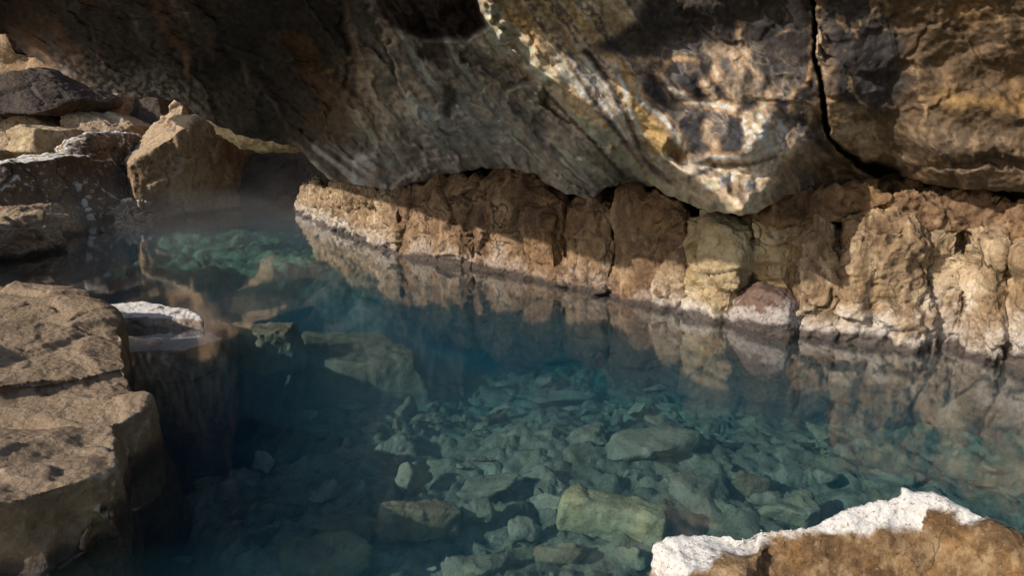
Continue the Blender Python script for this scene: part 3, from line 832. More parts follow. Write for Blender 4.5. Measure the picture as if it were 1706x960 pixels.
# crumbly recess under the ceiling
for k, (out, lab) in enumerate([
    ([(1285, 362), (1300, 325), (1345, 308), (1380, 330), (1385, 372), (1330, 385)], 'dark crumbly lump in the shadow right of the hanging ceiling tip'),
    ([(1378, 372), (1385, 322), (1440, 310), (1475, 330), (1480, 362), (1430, 378)], 'dark brown lump in the recess below the foot of the ceiling crack'),
    ([(1470, 372), (1476, 330), (1520, 312), (1565, 322), (1570, 370), (1520, 382)], 'rough brown lump under the ceiling above the wide pale block'),
    ([(1562, 376), (1568, 328), (1620, 322), (1660, 330), (1662, 380), (1610, 392)], 'rough brown lump under the ceiling above the two tall right-hand blocks'),
    ([(1655, 410), (1660, 335), (1706, 330), (1790, 340), (1790, 420), (1700, 420)], 'dark reddish lump under the ceiling at the right picture edge')]):
    wall_rock([out], M_wallbrown, lab, 20 + k, bulge=-0.12, thick=0.9, mid=0.05, big=0.08, group='crumbly lumps in the recess over the wall')

# crumbly far end of the wall
far_bits = [([(497, 350), (505, 318), (528, 305), (548, 322), (550, 352), (520, 364)], 'small tan rubble rock at the far tip of the right wall'),
            ([(537, 365), (540, 335), (566, 318), (590, 330), (590, 372), (560, 376)], 'pale round rubble rock, second from the far tip of the right wall'),
            ([(552, 338), (560, 308), (600, 303), (640, 318), (640, 345), (590, 350)], 'tan rubble rock tucked under the ceiling, topmost of the far rubble'),
            ([(582, 380), (586, 345), (620, 330), (640, 350), (636, 398), (605, 392)], 'tan pitted rubble rock in the middle of the far rubble at the waterline'),
            ([(618, 405), (622, 355), (645, 325), (668, 325), (664, 418), (640, 414)], 'tall orange tan rubble rock beside the broad brown boulder')]
for k, (out, lab) in enumerate(far_bits):
    wall_rock([out], M_wall, lab, 30 + k, bulge=0.12, thick=0.7, voxel=0.018, mid=0.06, facet=0.06, facets=4.5, big=0.06, group='rubble rocks at the far end of the right wall')

# rock mass behind the blocks
def build_backing():
    ts = np.linspace(0, 1, 260)
    P = np.array(WALL_PLAN + [(8.0, -1.0)], float)
    seg = np.concatenate([[0], np.cumsum(np.hypot(*np.diff(P, axis=0).T))])
    x = np.interp(ts * seg[-1], seg, P[:, 0])
    y = np.interp(ts * seg[-1], seg, P[:, 1])
    tx, ty = np.gradient(x), np.gradient(y)
    L = np.hypot(tx, ty)
    nx, ny = -ty / L, tx / L           # pointing away from the pool
    zs = np.linspace(-2.6, 4.0, 110)
    X = np.repeat((x + nx * 0.42)[None], len(zs), 0)
    Yv = np.repeat((y + ny * 0.42)[None], len(zs), 0)
    Z = np.repeat(zs[:, None], len(x), 1)
    V = np.stack([X, Yv, Z], 2).reshape(-1, 3)
    d = 0.12 * fbm(V * 1.8, 4, 400) + 0.05 * ridged(V * 5, 3, 410)
    d -= 0.15 * sstep(0.2, 1.2, V[:, 2])
    V[:, 0] -= np.tile(nx, len(zs)) * d
    V[:, 1] -= np.tile(ny, len(zs)) * d
    return grid_mesh('cave_wall', V, len(zs), len(x))


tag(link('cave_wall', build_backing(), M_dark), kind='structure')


# ------------------------------------------------------------------ boulders at the back
def free_rock(name, lumps, mat, label, cat='rock', voxel=0.02, seed=0, group=None, back=1.0, base=None, **kw):
    """lumps: lists of (px, py, depth); each is thickened away from the viewer"""
    hulls = []
    for L in lumps:
        pts = []
        for q in L:
            p = at(*q[:3])
            pts.append(p)
            b = q[3] if len(q) > 3 else back
            if b: pts.append(p + np.array([0.15 * b, b, -0.05 * b]))
            if base is not None and p[2] < 0.3:
                pts.append(np.array([p[0], p[1], base]))
        hulls.append(pts)
    o = link(name, rock_mesh(name, hulls, voxel, seed=seed, **kw), mat)
    return tag(o, label, cat, group)


GB = 'boulders piled at the back of the cave'
kwb = dict(voxel=0.03, base=-0.9, rnd=1, big=0.04, bigs=1.2, mid=0.015, mids=4, fine=0.012, fines=14, facet=0.05, facets=1.0, group=GB)
free_rock('boulder', [[(214, 274, 10.7), (226, 354, 10.7), (258, 244, 10.9), (325, 197, 11.3), (347, 206, 11.6), (398, 282, 12.4), (405, 354, 12.4), (211, 264, 12.1), (288, 190, 12.6)]],
          M_back, 'big dark pointed boulder with a tan upper left slope in the far water', seed=51, **kwb)
free_rock('boulder', [[(76, 258, 11.5), (106, 230, 10.9), (118, 290, 10.5), (152, 362, 10.4), (150, 221, 11.2), (196, 236, 11.8), (216, 272, 12.1), (222, 354, 12.1), (110, 340, 10.5)]],
          M_backwhite, 'white streaked brown boulder left of the big dark pointed one', seed=52, **kwb)
free_rock('boulder', [[(-60, 290, 9.1), (8, 268, 9.5), (60, 262, 9.9), (108, 264, 10.4), (134, 292, 10.6), (154, 352, 10.7), (150, 382, 10.5), (60, 386, 9.6), (-60, 390, 9.0), (20, 262, 10.6)]],
          M_backwhite, 'low wide dark boulder with white crusted, painted sunlit upper edge at the left waterline', seed=53, **kwb)
free_rock('boulder', [[(4, 216, 11.3), (10, 252, 11.0), (56, 252, 11.0), (58, 212, 11.2), (82, 222, 11.7), (80, 262, 11.6), (30, 205, 11.6)]],
          M_yellow, 'pale squarish block, brightest one, perched above the low wide dark boulder', seed=54, **{**kwb, 'base': None, 'facet': 0.02})
free_rock('boulder', [[(-60, 205, 12.4), (0, 182, 12.5), (38, 166, 12.6), (60, 172, 12.8), (92, 192, 12.8), (110, 225, 12.6), (-40, 250, 12.0), (90, 250, 12.0)]],
          M_back, 'brown rounded mound behind the pale squarish block', seed=55, **{**kwb, 'base': None})
free_rock('boulder', [[(98, 200, 12.4), (116, 172, 12.7), (160, 192, 12.6), (215, 208, 12.9), (242, 240, 12.6), (215, 262, 12.0), (150, 232, 12.1), (110, 240, 12.2)]],
          M_back, 'tan lit sloping slab wedged behind the white streaked boulder', seed=56, **{**kwb, 'base': None})
free_rock('boulder', [[(122, 190, 13.2), (150, 138, 13.4), (200, 152, 13.6), (204, 205, 13.4), (160, 215, 13.2)]],
          M_back, 'brown upright block under the low edge of the ceiling, upper left', seed=57, **{**kwb, 'base': None})
free_rock('boulder', [[(196, 205, 13.8), (205, 165, 13.9), (262, 160, 13.9), (272, 205, 13.6), (230, 235, 13.4)]],
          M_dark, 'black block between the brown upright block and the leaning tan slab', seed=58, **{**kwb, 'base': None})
free_rock('boulder', [[(225, 245, 12.7), (270, 205, 12.8), (288, 166, 13.0), (308, 170, 13.0), (300, 205, 12.8), (262, 245, 12.5)]],
          M_back, 'leaning tan slab right behind the big dark pointed boulder', seed=59, **{**kwb, 'base': None})
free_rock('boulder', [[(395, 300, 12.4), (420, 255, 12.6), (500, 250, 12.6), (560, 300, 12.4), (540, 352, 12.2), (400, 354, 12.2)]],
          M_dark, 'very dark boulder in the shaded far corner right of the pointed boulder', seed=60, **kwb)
free_rock('rock_slab', [[(338, 196, 10.7), (372, 205, 10.2), (408, 222, 10.0), (478, 236, 9.9), (484, 246, 10.0), (430, 252, 10.1), (400, 244, 10.3), (360, 225, 10.7)]],
          M_yellow, 'thin pale rock wedge jutting out under the low edge of the ceiling', 'rock', **{**kwb, 'base': None, 'seed': 61, 'facet': 0.05, 'voxel': 0.02})
free_rock('boulder', [[(-80, 190, 11.8), (-40, 140, 12.2), (20, 122, 12.4), (60, 112, 12.6), (130, 150, 12.6), (140, 165, 12.4), (60, 190, 11.9)]],
          M_dark, 'dark slanting slab at the upper left edge below the bright gap', seed=62, **{**kwb, 'base': None})
free_rock('rock', [[(190, 350, 10.6), (205, 338, 10.6), (232, 340, 10.7), (238, 360, 10.6), (228, 376, 10.4), (200, 374, 10.4)]],
          M_rim, 'small white crusted rock standing alone in the far water', voxel=0.016, base=-0.8, back=0.4, seed=63, mid=0.05, mids=9, facet=0.06, facets=6)
free_rock('rock', [[(-60, 360, 8.9), (0, 344, 9.0), (30, 342, 9.1), (58, 362, 9.2), (70, 390, 9.0), (60, 402, 8.7), (-60, 404, 8.6)]],
          M_ledge, 'rounded tan rock with a pale top at the left picture edge, behind a smaller one', base=-0.8, voxel=0.02, back=0.7, seed=64)
free_rock('rock', [[(-60, 375, 7.8), (0, 362, 7.9), (25, 366, 8.0), (36, 382, 8.0), (36, 420, 7.7), (0, 424, 7.6), (-60, 426, 7.6)]],
          M_ledge, 'small tan rock at the left picture edge, in front of the rounded one', base=-0.8, voxel=0.018, back=0.6, seed=65)


# ------------------------------------------------------------------ left foreground ledge
def zp(px, py, z):
    return on_level(px, py, z)


def build_ledge():
    hulls = []
    # rear tier
    top = [zp(-160, 468, .42), zp(0, 471, .40), zp(80, 474, .39), zp(140, 480, .36), zp(180, 506, .30), zp(184, 528, .27), zp(208, 566, .26), zp(214, 606, .25), zp(150, 622, .28), zp(0, 640, .33), zp(-250, 640, .42)]
    low = [p + np.array([-0.16, 0.03, -0.5]) for p in top] + [p + np.array([-0.1, 0.1, -2.2]) for p in top]
    hulls.append(top + low)
    top = [zp(-200, 640, .30), zp(0, 622, .22), zp(120, 606, .215), zp(212, 616, .23), zp(222, 640, .24), zp(250, 660, .24), zp(240, 684, .23), zp(192, 704, .24), zp(100, 730, .19), zp(-200, 720, .2)]
    low = [p + np.array([-0.04, 0.06, -0.4]) for p in top] + [p + np.array([0.0, 0.3, -1.9]) for p in top]
    hulls.append(top + low)
    top = [zp(-260, 725, .40), zp(0, 705, .30), zp(190, 700, .26), zp(198, 760, .25), zp(186, 790, .26), zp(146, 797, .29), zp(100, 800, .30), zp(34, 834, .31), zp(0, 812, .33), zp(-260, 840, .42)]
    low = [p + np.array([-0.10, 0.14, -0.26]) for p in top] + [p + np.array([-0.2, 0.3, -1.5]) for p in top]
    hulls.append(top + low)
    # unseen mound added beyond the picture to shade ledge and deep water
    hulls.append([np.array(q) for q in [(-3.5, 3.2, .75), (-3.1, 2.2, .72), (-3.3, 1.2, .9), (-5.5, 3.6, 1.0), (-5.5, 1.0, 1.3), (-3.0, 3.2, .2), (-2.7, 2.2, .2), (-2.8, 1.0, .2), (-5.5, 4.0, -1.2), (-2.9, 3.4, -1.2), (-2.6, 1.0, -1.2), (-5.5, 1.0, -1.2)]])
    # bulging lower front
    hulls.append([zp(-200, 850, .22), zp(30, 850, .24), zp(150, 815, .22), zp(178, 860, .12), zp(160, 930, 0.0), zp(90, 980, -.05), zp(-200, 1000, .0),
                  zp(-200, 850, -1.0) , zp(100, 900, -1.2), zp(170, 930, -1.2)])
    hulls.append([zp(160, 850, .16), zp(200, 850, .12), zp(222, 930, -.12), zp(190, 960, -.2), zp(150, 930, -.1), zp(180, 880, -.9), zp(150, 850, -.9)])
    return rock_mesh('rock_ledge', hulls, 0.012, rnd=1, big=0.045, bigs=1.3, mid=0.005, mids=6, fine=0.003, fines=34, facet=0.035, facets=1.4, seed=71)


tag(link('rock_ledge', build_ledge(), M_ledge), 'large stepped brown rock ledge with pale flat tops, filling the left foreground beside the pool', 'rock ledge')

# unseen bank added left of the picture to shade the deep water
def build_bank():
    h = [np.array(q) for q in [(-5.3, 3.4, 1.0), (-5.6, 5.2, 1.35), (-6.1, 6.9, 1.2), (-6.6, 7.6, .2), (-9, 7.6, .8), (-9, 3.0, 1.8), (-4.9, 3.4, -.2), (-5.2, 5.4, -.2), (-5.6, 7.2, -.2), (-9, 8, -2.5), (-4.6, 3.0, -2.5), (-5.0, 7.4, -2.5), (-9, 3, -2.5)]]
    return rock_mesh('shade_bank', [h], 0.05, rnd=2, big=0.15, bigs=1.0, mid=0.05, mids=3, fine=0.02, fines=9, facet=0.12, facets=1.4, seed=75)


tag(link('shade_bank', build_bank(), M_ledge), kind='structure')

# slab with white rim in the water
def build_rim():
    top = [zp(172, 510, .10), zp(222, 500, .15), zp(250, 503, .145), zp(310, 514, .11), zp(332, 524, .09), zp(340, 536, .05), zp(300, 532, .075), zp(240, 530, .08), zp(172, 528, .08)]
    low = [np.array([p[0], p[1], -0.12]) for p in top]
    sub = [zp(190, 560, -.03), zp(360, 552, -.03), zp(372, 565, -.06), zp(310, 585, -.08), zp(215, 585, -.08)]
    c0 = sum(sub) / len(sub)
    deep = [c0 + (p - c0) * 0.7 + np.array([0, 0.15, -1.9]) for p in sub] + [c0 + (p - c0) * 0.95 + np.array([0, 0.1, -0.5]) for p in sub]
    sub += [c0 + (p - c0) * np.array([1.12, 1.25, 1]) + np.array([0, 0, -0.22]) for p in sub]
    sub2 = [p + np.array([0, 0.05, -0.18]) for p in sub[:5]] + deep
    return rock_mesh('rock_slab', [top + low, sub, sub2], 0.011, rnd=1, big=0.012, mid=0.006, fine=0.003, facet=0.012, facets=4, seed=72)


tag(link('rock_slab', build_rim(), M_rim), 'flat slab with a white rim and tan sides poking out of the water beside the left ledge', 'rock')

# bottom right foreground rock
def build_front():
    ridge = [(1088, 906, .30), (1120, 891, .33), (1180, 880, .36), (1300, 889, .38), (1345, 876, .42), (1400, 851, .46), (1490, 826, .51), (1522, 812, .54), (1560, 820, .54), (1600, 850, .52), (1706, 896, .5), (1900, 980, .5)]
    h = []
    R = [zp(x, y, z) for x, y, z in ridge]
    fr = lambda p, a, b, dz: p + np.array([a, b, dz])
    # left flat lobe
    l = R[0:4]
    h.append(l + [fr(p, .03, -.20, -.01) for p in l[1:3]] + [fr(p, .06, 0.08, -1.4) for p in l] + [fr(p, .15, -.3, -1.4) for p in l])
    # saddle, then up to the peak; the front falls away steeply
    for a, b in ((2, 5), (4, 7), (5, 9)):
        l = R[a:b]
        h.append(l + [fr(p, 0.0, -.06, -.05) for p in l] + [fr(p, 0.02, -.30, -.36) for p in l] + [fr(p, .06, 0.1, -1.6) for p in l] + [fr(p, .1, -.4, -1.6) for p in l])
    l = R[7:12]
    h.append(l + [fr(p, 0.0, -.07, -.05) for p in l] + [fr(p, 0.05, -.34, -.38) for p in l] + [fr(p, 0.05, 0.1, -1.6) for p in l] + [fr(p, .1, -.5, -1.6) for p in l])
    me = rock_mesh('boulder', h, 0.008, rnd=3, big=0.02, bigs=4, mid=0.007, mids=11, fine=0.003, fines=55, facet=0.014, facets=4, seed=73)
    V = get_co(me)
    dist = np.full(len(V), 9.0)
    lim = np.zeros(len(V))
    wid = [.12, .17, .13, .02, .035, .07, .10, .115, .08, .02, .0, .0]
    for a in range(len(R) - 1):
        t = np.clip(((V - R[a]) @ (R[a + 1] - R[a])) / ((R[a + 1] - R[a]) @ (R[a + 1] - R[a])), 0, 1)
        dd = np.linalg.norm(V - (R[a] + t[:, None] * (R[a + 1] - R[a])), axis=1)
        m = dd < dist
        dist = np.where(m, dd, dist)
        lim = np.where(m, wid[a] + t * (wid[a + 1] - wid[a]), lim)
    k = np.clip(0.5 + (lim + 0.03 * fbm(V * 9, 3, 77) - dist) / 0.06, 0, 1)
    k *= sstep(0.1, 0.3, V[:, 2])
    at_ = me.attributes.new('crust', 'FLOAT', 'POINT')
    at_.data.foreach_set('value', k.astype(np.float32))
    return me


tag(link('boulder', build_front(), M_sinter), 'orange brown boulder with a chalky white crusted top in the right foreground corner', 'rock')


# ------------------------------------------------------------------ pool bed, submerged stones, water
def bed_z(x, y):
    x = np.asarray(x, float); y = np.asarray(y, float)
    z = -0.48 - 0.30 * sstep(3.6, 5.6, y)
    wob = 0.35 * np.sin(y * 2.3 + 0.7) + 0.2 * np.sin(y * 5.1 + x * 2)
    z = z - 1.7 * (1 - sstep(-3.1, -1.2, x + wob + 0.25 * (y - 3.6))) * (1 - sstep(5.6, 7.4, y))
    z = z - 1.6 * sstep(5.9, 7.2, y - 0.25 * x) * (1 - sstep(0.9, 1.6, x))
    z = z + 2.0 * sstep(7.2, 8.6, y + 0.1 * x) * (1 - sstep(-1.6, -0.9, x))
    return z


def build_bed():
    xs = np.concatenate([np.linspace(-40, -7, 30, endpoint=False), np.linspace(-7, 4.5, 560), np.linspace(4.6, 40, 30)])
    ys = np.concatenate([np.linspace(-30, 1.0, 30, endpoint=False), np.linspace(1.0, 13, 460), np.linspace(13.1, 40, 25)])
    X, Y = np.meshgrid(xs, ys)
    x, y = X.ravel(), Y.ravel()
    P = np.stack([x, y, x * 0], 1)
    z = bed_z(x, y) + 0.07 * fbm(P * 1.4, 4, 500) + 0.03 * fbm(P * 7, 3, 510)
    wp = 0.3 * np.stack([pnoise(P * 5, 1), pnoise(P * 5, 2), x * 0], 1)
    ch, eg = chisel(np.stack([x, y, x * 0 + 0.4], 1) * 4.2 + wp, 17)
    z += 0.035 * ch * sstep(-0.02, 0.08, eg) - 0.02 * (1 - sstep(0, 0.09, eg))
    ch, eg = chisel(np.stack([x, y, x * 0 + 0.1], 1) * 11 + wp, 18)
    z += 0.018 * ch * sstep(-0.02, 0.1, eg) - 0.012 * (1 - sstep(0, 0.1, eg))
    return grid_mesh('pool_bed', np.stack([x, y, z], 1), len(ys), len(xs))


tag(link('pool_bed', build_bed(), M_bed), kind='structure')


def stone_mesh(seed, n=11, sx=1.0, sy=0.7, sz=0.4, voxel=0.05, box=False, **kw):
    r = random.Random(seed)
    pts = []
    for _ in range(n):
        a = r.uniform(0, 2 * PI)
        zz = r.uniform(-1, 1)
        k = r.uniform(0.8, 1.05)
        q = math.sqrt(max(0.0, 1 - zz ** 4)) * k
        pts.append(np.array([q * math.cos(a) * sx * .5, q * math.sin(a) * sy * .5, zz * sz * .5]))
    if box:
        pts = [np.array([a * sx * .46 * r.uniform(.9, 1.04), b * sy * .28 * r.uniform(.85, 1.1), c * sz * .36 * r.uniform(.85, 1.1)]) for a in (-1, 1) for b in (-1, 1) for c in (-1, 1)]
        pts.append(np.array([-sx * .5, 0, -sz * .1]))
    prm = dict(rnd=2, big=0.02, bigs=2.0, mid=0.008, mids=6, fine=0.006, fines=18, facet=0.035, facets=2.2, seed=seed)
    prm.update(kw)
    return rock_mesh('submerged_stone', [pts], voxel, **prm)


GS = 'larger stones lying on the pool bed'
BIG = [  # px, py, width px, height px, height m, material, label
    (480, 776, 64, 44, .20, M_sub, 'pale green stone on the edge of the deep dark shadow under water'),
    (812, 812, 150, 52, .14, M_sub, 'long flat green slab in the middle of the pool bed'),
    (1020, 864, 168, 66, .24, M_subpale, 'yellowish rectangular block, brightest stone under the water'),
    (1168, 815, 140, 84, .14, M_sub, 'flat diamond shaped slab right of the yellowish block'),
    (1095, 752, 200, 90, .16, M_sub, 'widest flat slab on the bed, behind the diamond shaped slab'),
    (982, 728, 96, 62, .16, M_sub, 'flat tilted slab left of the widest flat slab'),
    (532, 925, 190, 84, .24, M_subbrown, 'large dark brown flat boulder under water at the bottom of the picture'),
    (700, 868, 130, 62, .2, M_subbrown, 'brown lumpy stone between the large dark brown boulder and the yellowish block'),
    (796, 856, 74, 40, .14, M_sub, 'small green slab left of the yellowish block'),
    (690, 800, 70, 62, .18, M_sub, 'pointed olive stone left of the long flat slab'),
    (1320, 850, 120, 74, .16, M_sub, 'dim green stone beside the chalky foreground boulder'),
    (1252, 806, 62, 40, .16, M_subbrown, 'pinkish stone right of the diamond shaped slab'),
    (1275, 832, 60, 32, .1, M_sub, 'small green stone in front of the pinkish one'),
    (590, 880, 130, 42, .1, M_subbrown, 'low brown slab behind the large dark brown boulder'),
    (900, 794, 62, 32, .1, M_sub, 'small flat stone at the right end of the long flat slab'),
    (1040, 930, 90, 56, .16, M_sub, 'dull green stone in front of the yellowish block'),
    (870, 884, 70, 36, .12, M_sub, 'small olive stone in front of the small green slab'),
    (930, 920, 100, 44, .12, M_subbrown, 'brown stone at the bottom between the yellowish block and the picture edge'),
    (790, 945, 120, 50, .14, M_sub, 'greenish stone at the bottom edge in the middle of the picture'),
    (660, 745, 90, 36, .1, M_sub, 'thin broken slab behind the pointed olive stone'),
    (840, 740, 70, 34, .1, M_sub, 'small slab between the pointed olive stone and the flat tilted slab'),
    (930, 660, 130, 40, .12, M_sub, 'long dim slab in the blue middle distance under water'),
    (800, 660, 110, 40, .12, M_sub, 'dim slab left of the long one in the blue middle distance'),
    (1110, 640, 100, 34, .12, M_sub, 'dim slab in the blue distance below the yellow column reflection'),
    (1480, 800, 130, 50, .1, M_sub, 'faint teal slab behind the peak of the chalky foreground boulder'),
]
placed = []
for k, (px, py, w, h, hz, mat, lab) in enumerate(BIG):
    z = -0.6
    for _ in range(6):
        p = on_level(px, py, z)
        z = float(bed_z(p[0], p[1])) + hz * 0.35
    d = p[1] / ray(px, py)[1]
    sx = w * d / FPX
    ang = math.asin((CAMZ - z) / np.linalg.norm(p - np.array([0, 0, CAMZ])))
    sy = max(0.5 * sx, (h * d / FPX - hz * math.cos(ang) * 0.7) / math.sin(ang))
    me = stone_mesh(600 + k, 11, sx * 1.12, sy * 1.12, hz * 1.15, voxel=max(0.012, sx / 34), box=(k in (2, 7)), big=0.008, mid=0.004, fine=0.003, facet=0.012, facets=5)
    o = link('submerged_stone', me, mat)
    o.location = p
    o.rotation_euler = (RNG.uniform(-.14, .14), RNG.uniform(-.14, .14), RNG.uniform(-.3, .3))
    tag(o, lab, 'stone', GS)
    placed.append((p[0], p[1], max(sx, sy) * 0.42))

# rubble, copies of a dozen stones
GR = 'rubble stones scattered over the pool bed'
protos = [stone_mesh(700 + k, 9, 1, RNG.uniform(.55, .95), RNG.uniform(.28, .48), voxel=0.042) for k in range(10)]
cnt = 0
tries = 0
first = {}
while cnt < 235 and tries < 9000:
    tries += 1
    x, y = RNG.uniform(-2.0, 3.4), RNG.uniform(1.7, 6.6)
    if y > 7.2 - 0.85 * (x + 1.0) - 0.4: continue
    if x < -1.9 + 0.15 * (3.6 - y): continue
    s = 0.06 + 0.30 * RNG.random() ** 2.3
    if x > 1.4 and y > 2.9 and RNG.random() < 0.75: continue     # the smooth corner on the right
    if any((x - a) ** 2 + (y - b) ** 2 < (r + s * 0.4) ** 2 for a, b, r in placed): continue
    placed.append((x, y, s * 0.4))
    k = cnt % len(protos)
    o = link('rubble_stone', protos[k], None)
    if k not in first:
        protos[k].materials.append(M_subbrown if k in (3, 7) else (M_subpale if k == 99 else M_sub))
        first[k] = o
    o.location = (x, y, float(bed_z(x, y)) + 0.03 + s * 0.12)
    o.scale = (s, s, s)
    o.rotation_euler = (RNG.uniform(-.4, .4), RNG.uniform(-.4, .4), RNG.uniform(0, 2 * PI))
    tag(o, 'loose greenish rubble stone lying among others on the pool bed', 'stone', GR)
    cnt += 1

# the slabs just under the surface
def slab(pxs, z, thick, mat, label, seed):
    top = [zp(x, y, z) for x, y in pxs]
    mp = sum(top) / len(top)
    low = [mp + (p - mp) * (1 + 0.9 * thick) + np.array([0, .05, -thick]) for p in top]
    o = link('submerged_slab', rock_mesh('submerged_slab', [top + low], 0.02, rnd=2, big=0.02, mid=0.012, fine=0.004, facet=0.02, seed=seed), mat)
    tag(o, label, 'stone')


slab([(505, 556), (560, 546), (625, 550), (690, 580), (690, 600), (600, 606), (510, 592)], -0.38, 0.9, M_subbrown, 'big dark brownish flat topped boulder just under the water in the middle left', 81)
slab([(362, 540), (400, 534), (494, 535), (480, 550), (430, 556)], -0.10, 0.35, M_sub, 'thin pale slab just under the water right of the white rimmed slab', 82)
slab([(440, 680), (520, 655), (560, 672), (530, 700), (470, 705)], -0.95, 0.9, M_subshade, 'dim dark boulder deep in the blue shadow left of the rubble', 83)
GG = 'green algae covered slabs in the shallow far water'
for k, (q, z, lab) in enumerate([
    ([(255, 395), (330, 380), (440, 385), (470, 400), (380, 410), (280, 408)], -0.25, 'farthest green algae slab under the shallow far water'),
    ([(330, 425), (420, 412), (520, 420), (540, 440), (430, 452), (340, 446)], -0.3, 'middle green algae slab under the far water, nearest the right wall'),
    ([(210, 440), (300, 428), (360, 452), (350, 470), (240, 478)], -0.3, 'left green algae slab under the far water behind the white rimmed slab')]):
    top = [zp(x, y, z) for x, y in q]
    low = [p + np.array([0, .05, -0.6]) for p in top]
    o = link('submerged_slab', rock_mesh('submerged_slab', [top + low], 0.03, rnd=2, big=0.05, mid=0.03, fine=0.01, facet=0.06, seed=90 + k), M_green)
    tag(o, lab, 'stone', GG)

# sunken pole
def build_pole():
    a, b = on_level(1196, 746, -0.5), on_level(1356, 743, -0.5)
    bm = bmesh.new()
    n, m = 22, 8
    rings = []
    for i in range(n + 1):
        t = i / n
        c = a + (b - a) * t + np.array([0, 0.012 * math.sin(t * 5), 0.01 * math.sin(t * 7 + 1)])
        r = 0.016 + 0.006 * math.sin(t * 3.0) + RNG.uniform(-.002, .002)
        rings.append([bm.verts.new((c[0], c[1] + r * math.cos(2 * PI * j / m), c[2] + r * math.sin(2 * PI * j / m))) for j in range(m)])
    for i in range(n):
        for j in range(m):
            bm.faces.new((rings[i][j], rings[i][(j + 1) % m], rings[i + 1][(j + 1) % m], rings[i + 1][j]))
    bm.faces.new(rings[0]); bm.faces.new(rings[-1][::-1])
    bmesh.ops.recalc_face_normals(bm, faces=bm.faces)
    me = bpy.data.meshes.new('sunken_pole')
    bm.to_mesh(me); bm.free()
    return me


tag(link('sunken_pole', build_pole(), M_wood), 'straight dark pole lying under water in front of the right wall', 'pole')


def water_material():
    T = NT('spring_water')
    geo = T.n('NewGeometry')
    pos = geo.outputs['Position']
    st = T.n('Mapping', {'Vector': pos, 'Scale': (1.0, 0.6, 1.0)}).outputs[0]
    h = T.noise(st, 1.6, 3, 0.5)
    bp = T.n('Bump', {'Strength': 0.10, 'Distance': 0.03, 'Height': h})
    lw = T.n('LayerWeight', {'Blend': 0.5, 'Normal': bp.outputs[0]}).outputs['Facing']
    F = T.math('ADD', T.math('MULTIPLY', T.math('POWER', lw, 3.3), 0.96), 0.025)
    gl = T.n('BsdfGlossy', {'Color': (1, 1, 1, 1), 'Roughness': 0.055, 'Normal': bp.outputs[0]})
    tr = T.n('BsdfTransparent', {'Color': (1, 1, 1, 1)})
    mx = T.n('MixShader', {0: F, 1: tr.outputs[0], 2: gl.outputs[0]})
    T.t.links.new(mx.outputs[0], T.out.inputs[0])
    ab = T.n('VolumeAbsorption', {'Color': (0.06, 0.60, 0.76, 1), 'Density': 0.62})
    sc = T.n('VolumeScatter', {'Color': (0.18, 0.66, 0.90, 1), 'Density': 0.11, 'Anisotropy': 0.0})
    ad = T.n('AddShader', {0: ab.outputs[0], 1: sc.outputs[0]})
    T.t.links.new(ad.outputs[0], T.out.inputs[1])
    return T.m


def build_water():
    bm = bmesh.new()
    x0, x1, y0, y1, z0, z1 = -30, 14, 0.7, 22, -5.0, 0.0
    v = [bm.verts.new(q) for q in [(x0, y0, z0), (x1, y0, z0), (x1, y1, z0), (x0, y1, z0), (x0, y0, z1), (x1, y0, z1), (x1, y1, z1), (x0, y1, z1)]]
    for f in [(0, 3, 2, 1), (4, 5, 6, 7), (0, 1, 5, 4), (1, 2, 6, 5), (2, 3, 7, 6), (3, 0, 4, 7)]:
        bm.faces.new([v[i] for i in f])
    me = bpy.data.meshes.new('water')
    bm.to_mesh(me); bm.free()
    return me


tag(link('water', build_water(), water_material()), kind='structure')

# ------------------------------------------------------------------ steam over the far water
def build_steam():
    bm = bmesh.new()
    bmesh.ops.create_icosphere(bm, subdivisions=4, radius=1.0)
    for v in bm.verts:
        q = v.co
        k = 1 + 0.15 * math.sin(q.x * 5 + 1) * math.cos(q.y * 4)
        v.co = Vector((-6.3 + q.x * 4.2 * k, 9.9 + q.y * 2.9 * k, max(0.02, 0.05 + q.z * 1.1 * k)))
    me = bpy.data.meshes.new('steam')
    bm.to_mesh(me); bm.free()
    return me


def steam_material():
    T = NT('drifting_steam')
    pos = T.n('NewGeometry').outputs['Position']
    z = T.n('SeparateXYZ', {0: pos}).outputs[2]
    n = T.noise(T.n('Mapping', {'Vector': pos, 'Scale': (0.6, 0.6, 1.2)}).outputs[0], 1.1, 3, 0.5, 0.5)
    d = T.math('MULTIPLY', T.smooth(n, 0.38, 0.68), T.smooth(z, 1.0, 0.0))
    d = T.math('MULTIPLY', d, 0.075)
    vs = T.n('VolumeScatter', {'Color': (0.95, 0.95, 0.96, 1), 'Density': d, 'Anisotropy': 0.2})
    T.t.links.new(vs.outputs[0], T.out.inputs[1])
    T.m.cycles.volume_step_rate = 2.0
    return T.m


tag(link('steam', build_steam(), steam_material()), 'thin pale steam drifting low over the far left water', 'steam', kind='stuff')

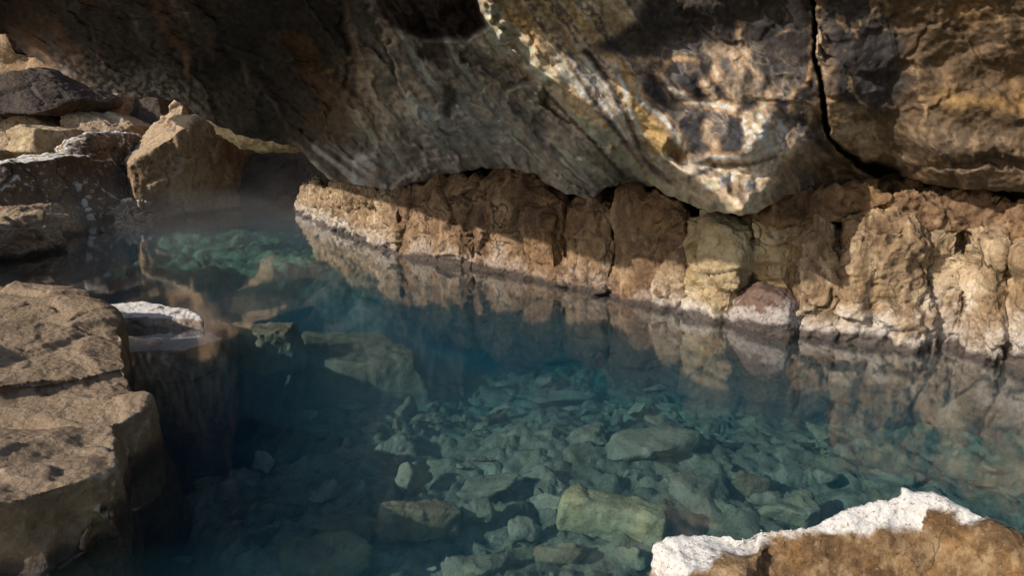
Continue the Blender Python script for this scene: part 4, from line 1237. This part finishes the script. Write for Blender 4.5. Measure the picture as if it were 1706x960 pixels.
# ------------------------------------------------------------------ rear of the cave
def build_rear():
    pts = [(-30, 9.0), (-22, 14.5), (-12, 15.5), (-6, 15.2), (-3.5, 14.2), (-1, 13.5), (2, 12.0)]
    P = np.array(pts, float)
    seg = np.concatenate([[0], np.cumsum(np.hypot(*np.diff(P, axis=0).T))])
    ts = np.linspace(0, seg[-1], 180)
    x = np.interp(ts, seg, P[:, 0]); y = np.interp(ts, seg, P[:, 1])
    zs = np.linspace(-2.5, 5.0, 60)
    V = np.stack([np.repeat(x[None], 60, 0), np.repeat(y[None], 60, 0), np.repeat(zs[:, None], 180, 1)], 2).reshape(-1, 3)
    V[:, 1] -= 0.5 * fbm(V * 0.7, 4, 600) + 0.2 * ridged(V * 1.5, 3, 610)
    return grid_mesh('cave_rear_wall', V, 60, 180)


tag(link('cave_rear_wall', build_rear(), M_back), kind='structure')

# ------------------------------------------------------------------ light
SUN_EL, SUN_H = math.radians(27.5), np.array([0.85, 0.53])
SUN_H = SUN_H / np.linalg.norm(SUN_H)
trav = Vector((SUN_H[0] * math.cos(SUN_EL), SUN_H[1] * math.cos(SUN_EL), -math.sin(SUN_EL)))
sd = bpy.data.lights.new('sun', 'SUN')
sd.energy = 5.0
sd.angle = math.radians(0.5)
sd.color = (1.0, 0.93, 0.83)
so = bpy.data.objects.new('sun', sd)
COL.objects.link(so)
so.rotation_euler = trav.to_track_quat('-Z', 'Y').to_euler()
so.location = (-8, -8, 8)

w = bpy.data.worlds.new('World')
scene.world = w
w.use_nodes = True
nt = w.node_tree
nt.nodes.clear()
sky = nt.nodes.new('ShaderNodeTexSky')
sky.sky_type = 'NISHITA'
sky.sun_disc = False
sky.sun_elevation = SUN_EL
sky.sun_rotation = math.atan2(-trav.x, -trav.y)
bg = nt.nodes.new('ShaderNodeBackground')
bg.inputs[1].default_value = 0.14
wo = nt.nodes.new('ShaderNodeOutputWorld')
nt.links.new(sky.outputs[0], bg.inputs[0])
nt.links.new(bg.outputs[0], wo.inputs[0])

# ------------------------------------------------------------------ camera
cd = bpy.data.cameras.new('camera')
cd.sensor_width = 36.0
cd.lens = 36.0 * FPX / 1706.0
cd.clip_end = 500
co = bpy.data.objects.new('camera', cd)
COL.objects.link(co)
co.location = (0, 0, CAMZ)
co.rotation_euler = (PI / 2 - PITCH, 0, 0)
scene.camera = co

scene.view_settings.view_transform = 'Standard'
scene.view_settings.look = 'None'
scene.view_settings.exposure = 0
scene.view_settings.gamma = 1
scene.cycles.max_bounces = 8
scene.cycles.transparent_max_bounces = 16
scene.cycles.use_denoising = True
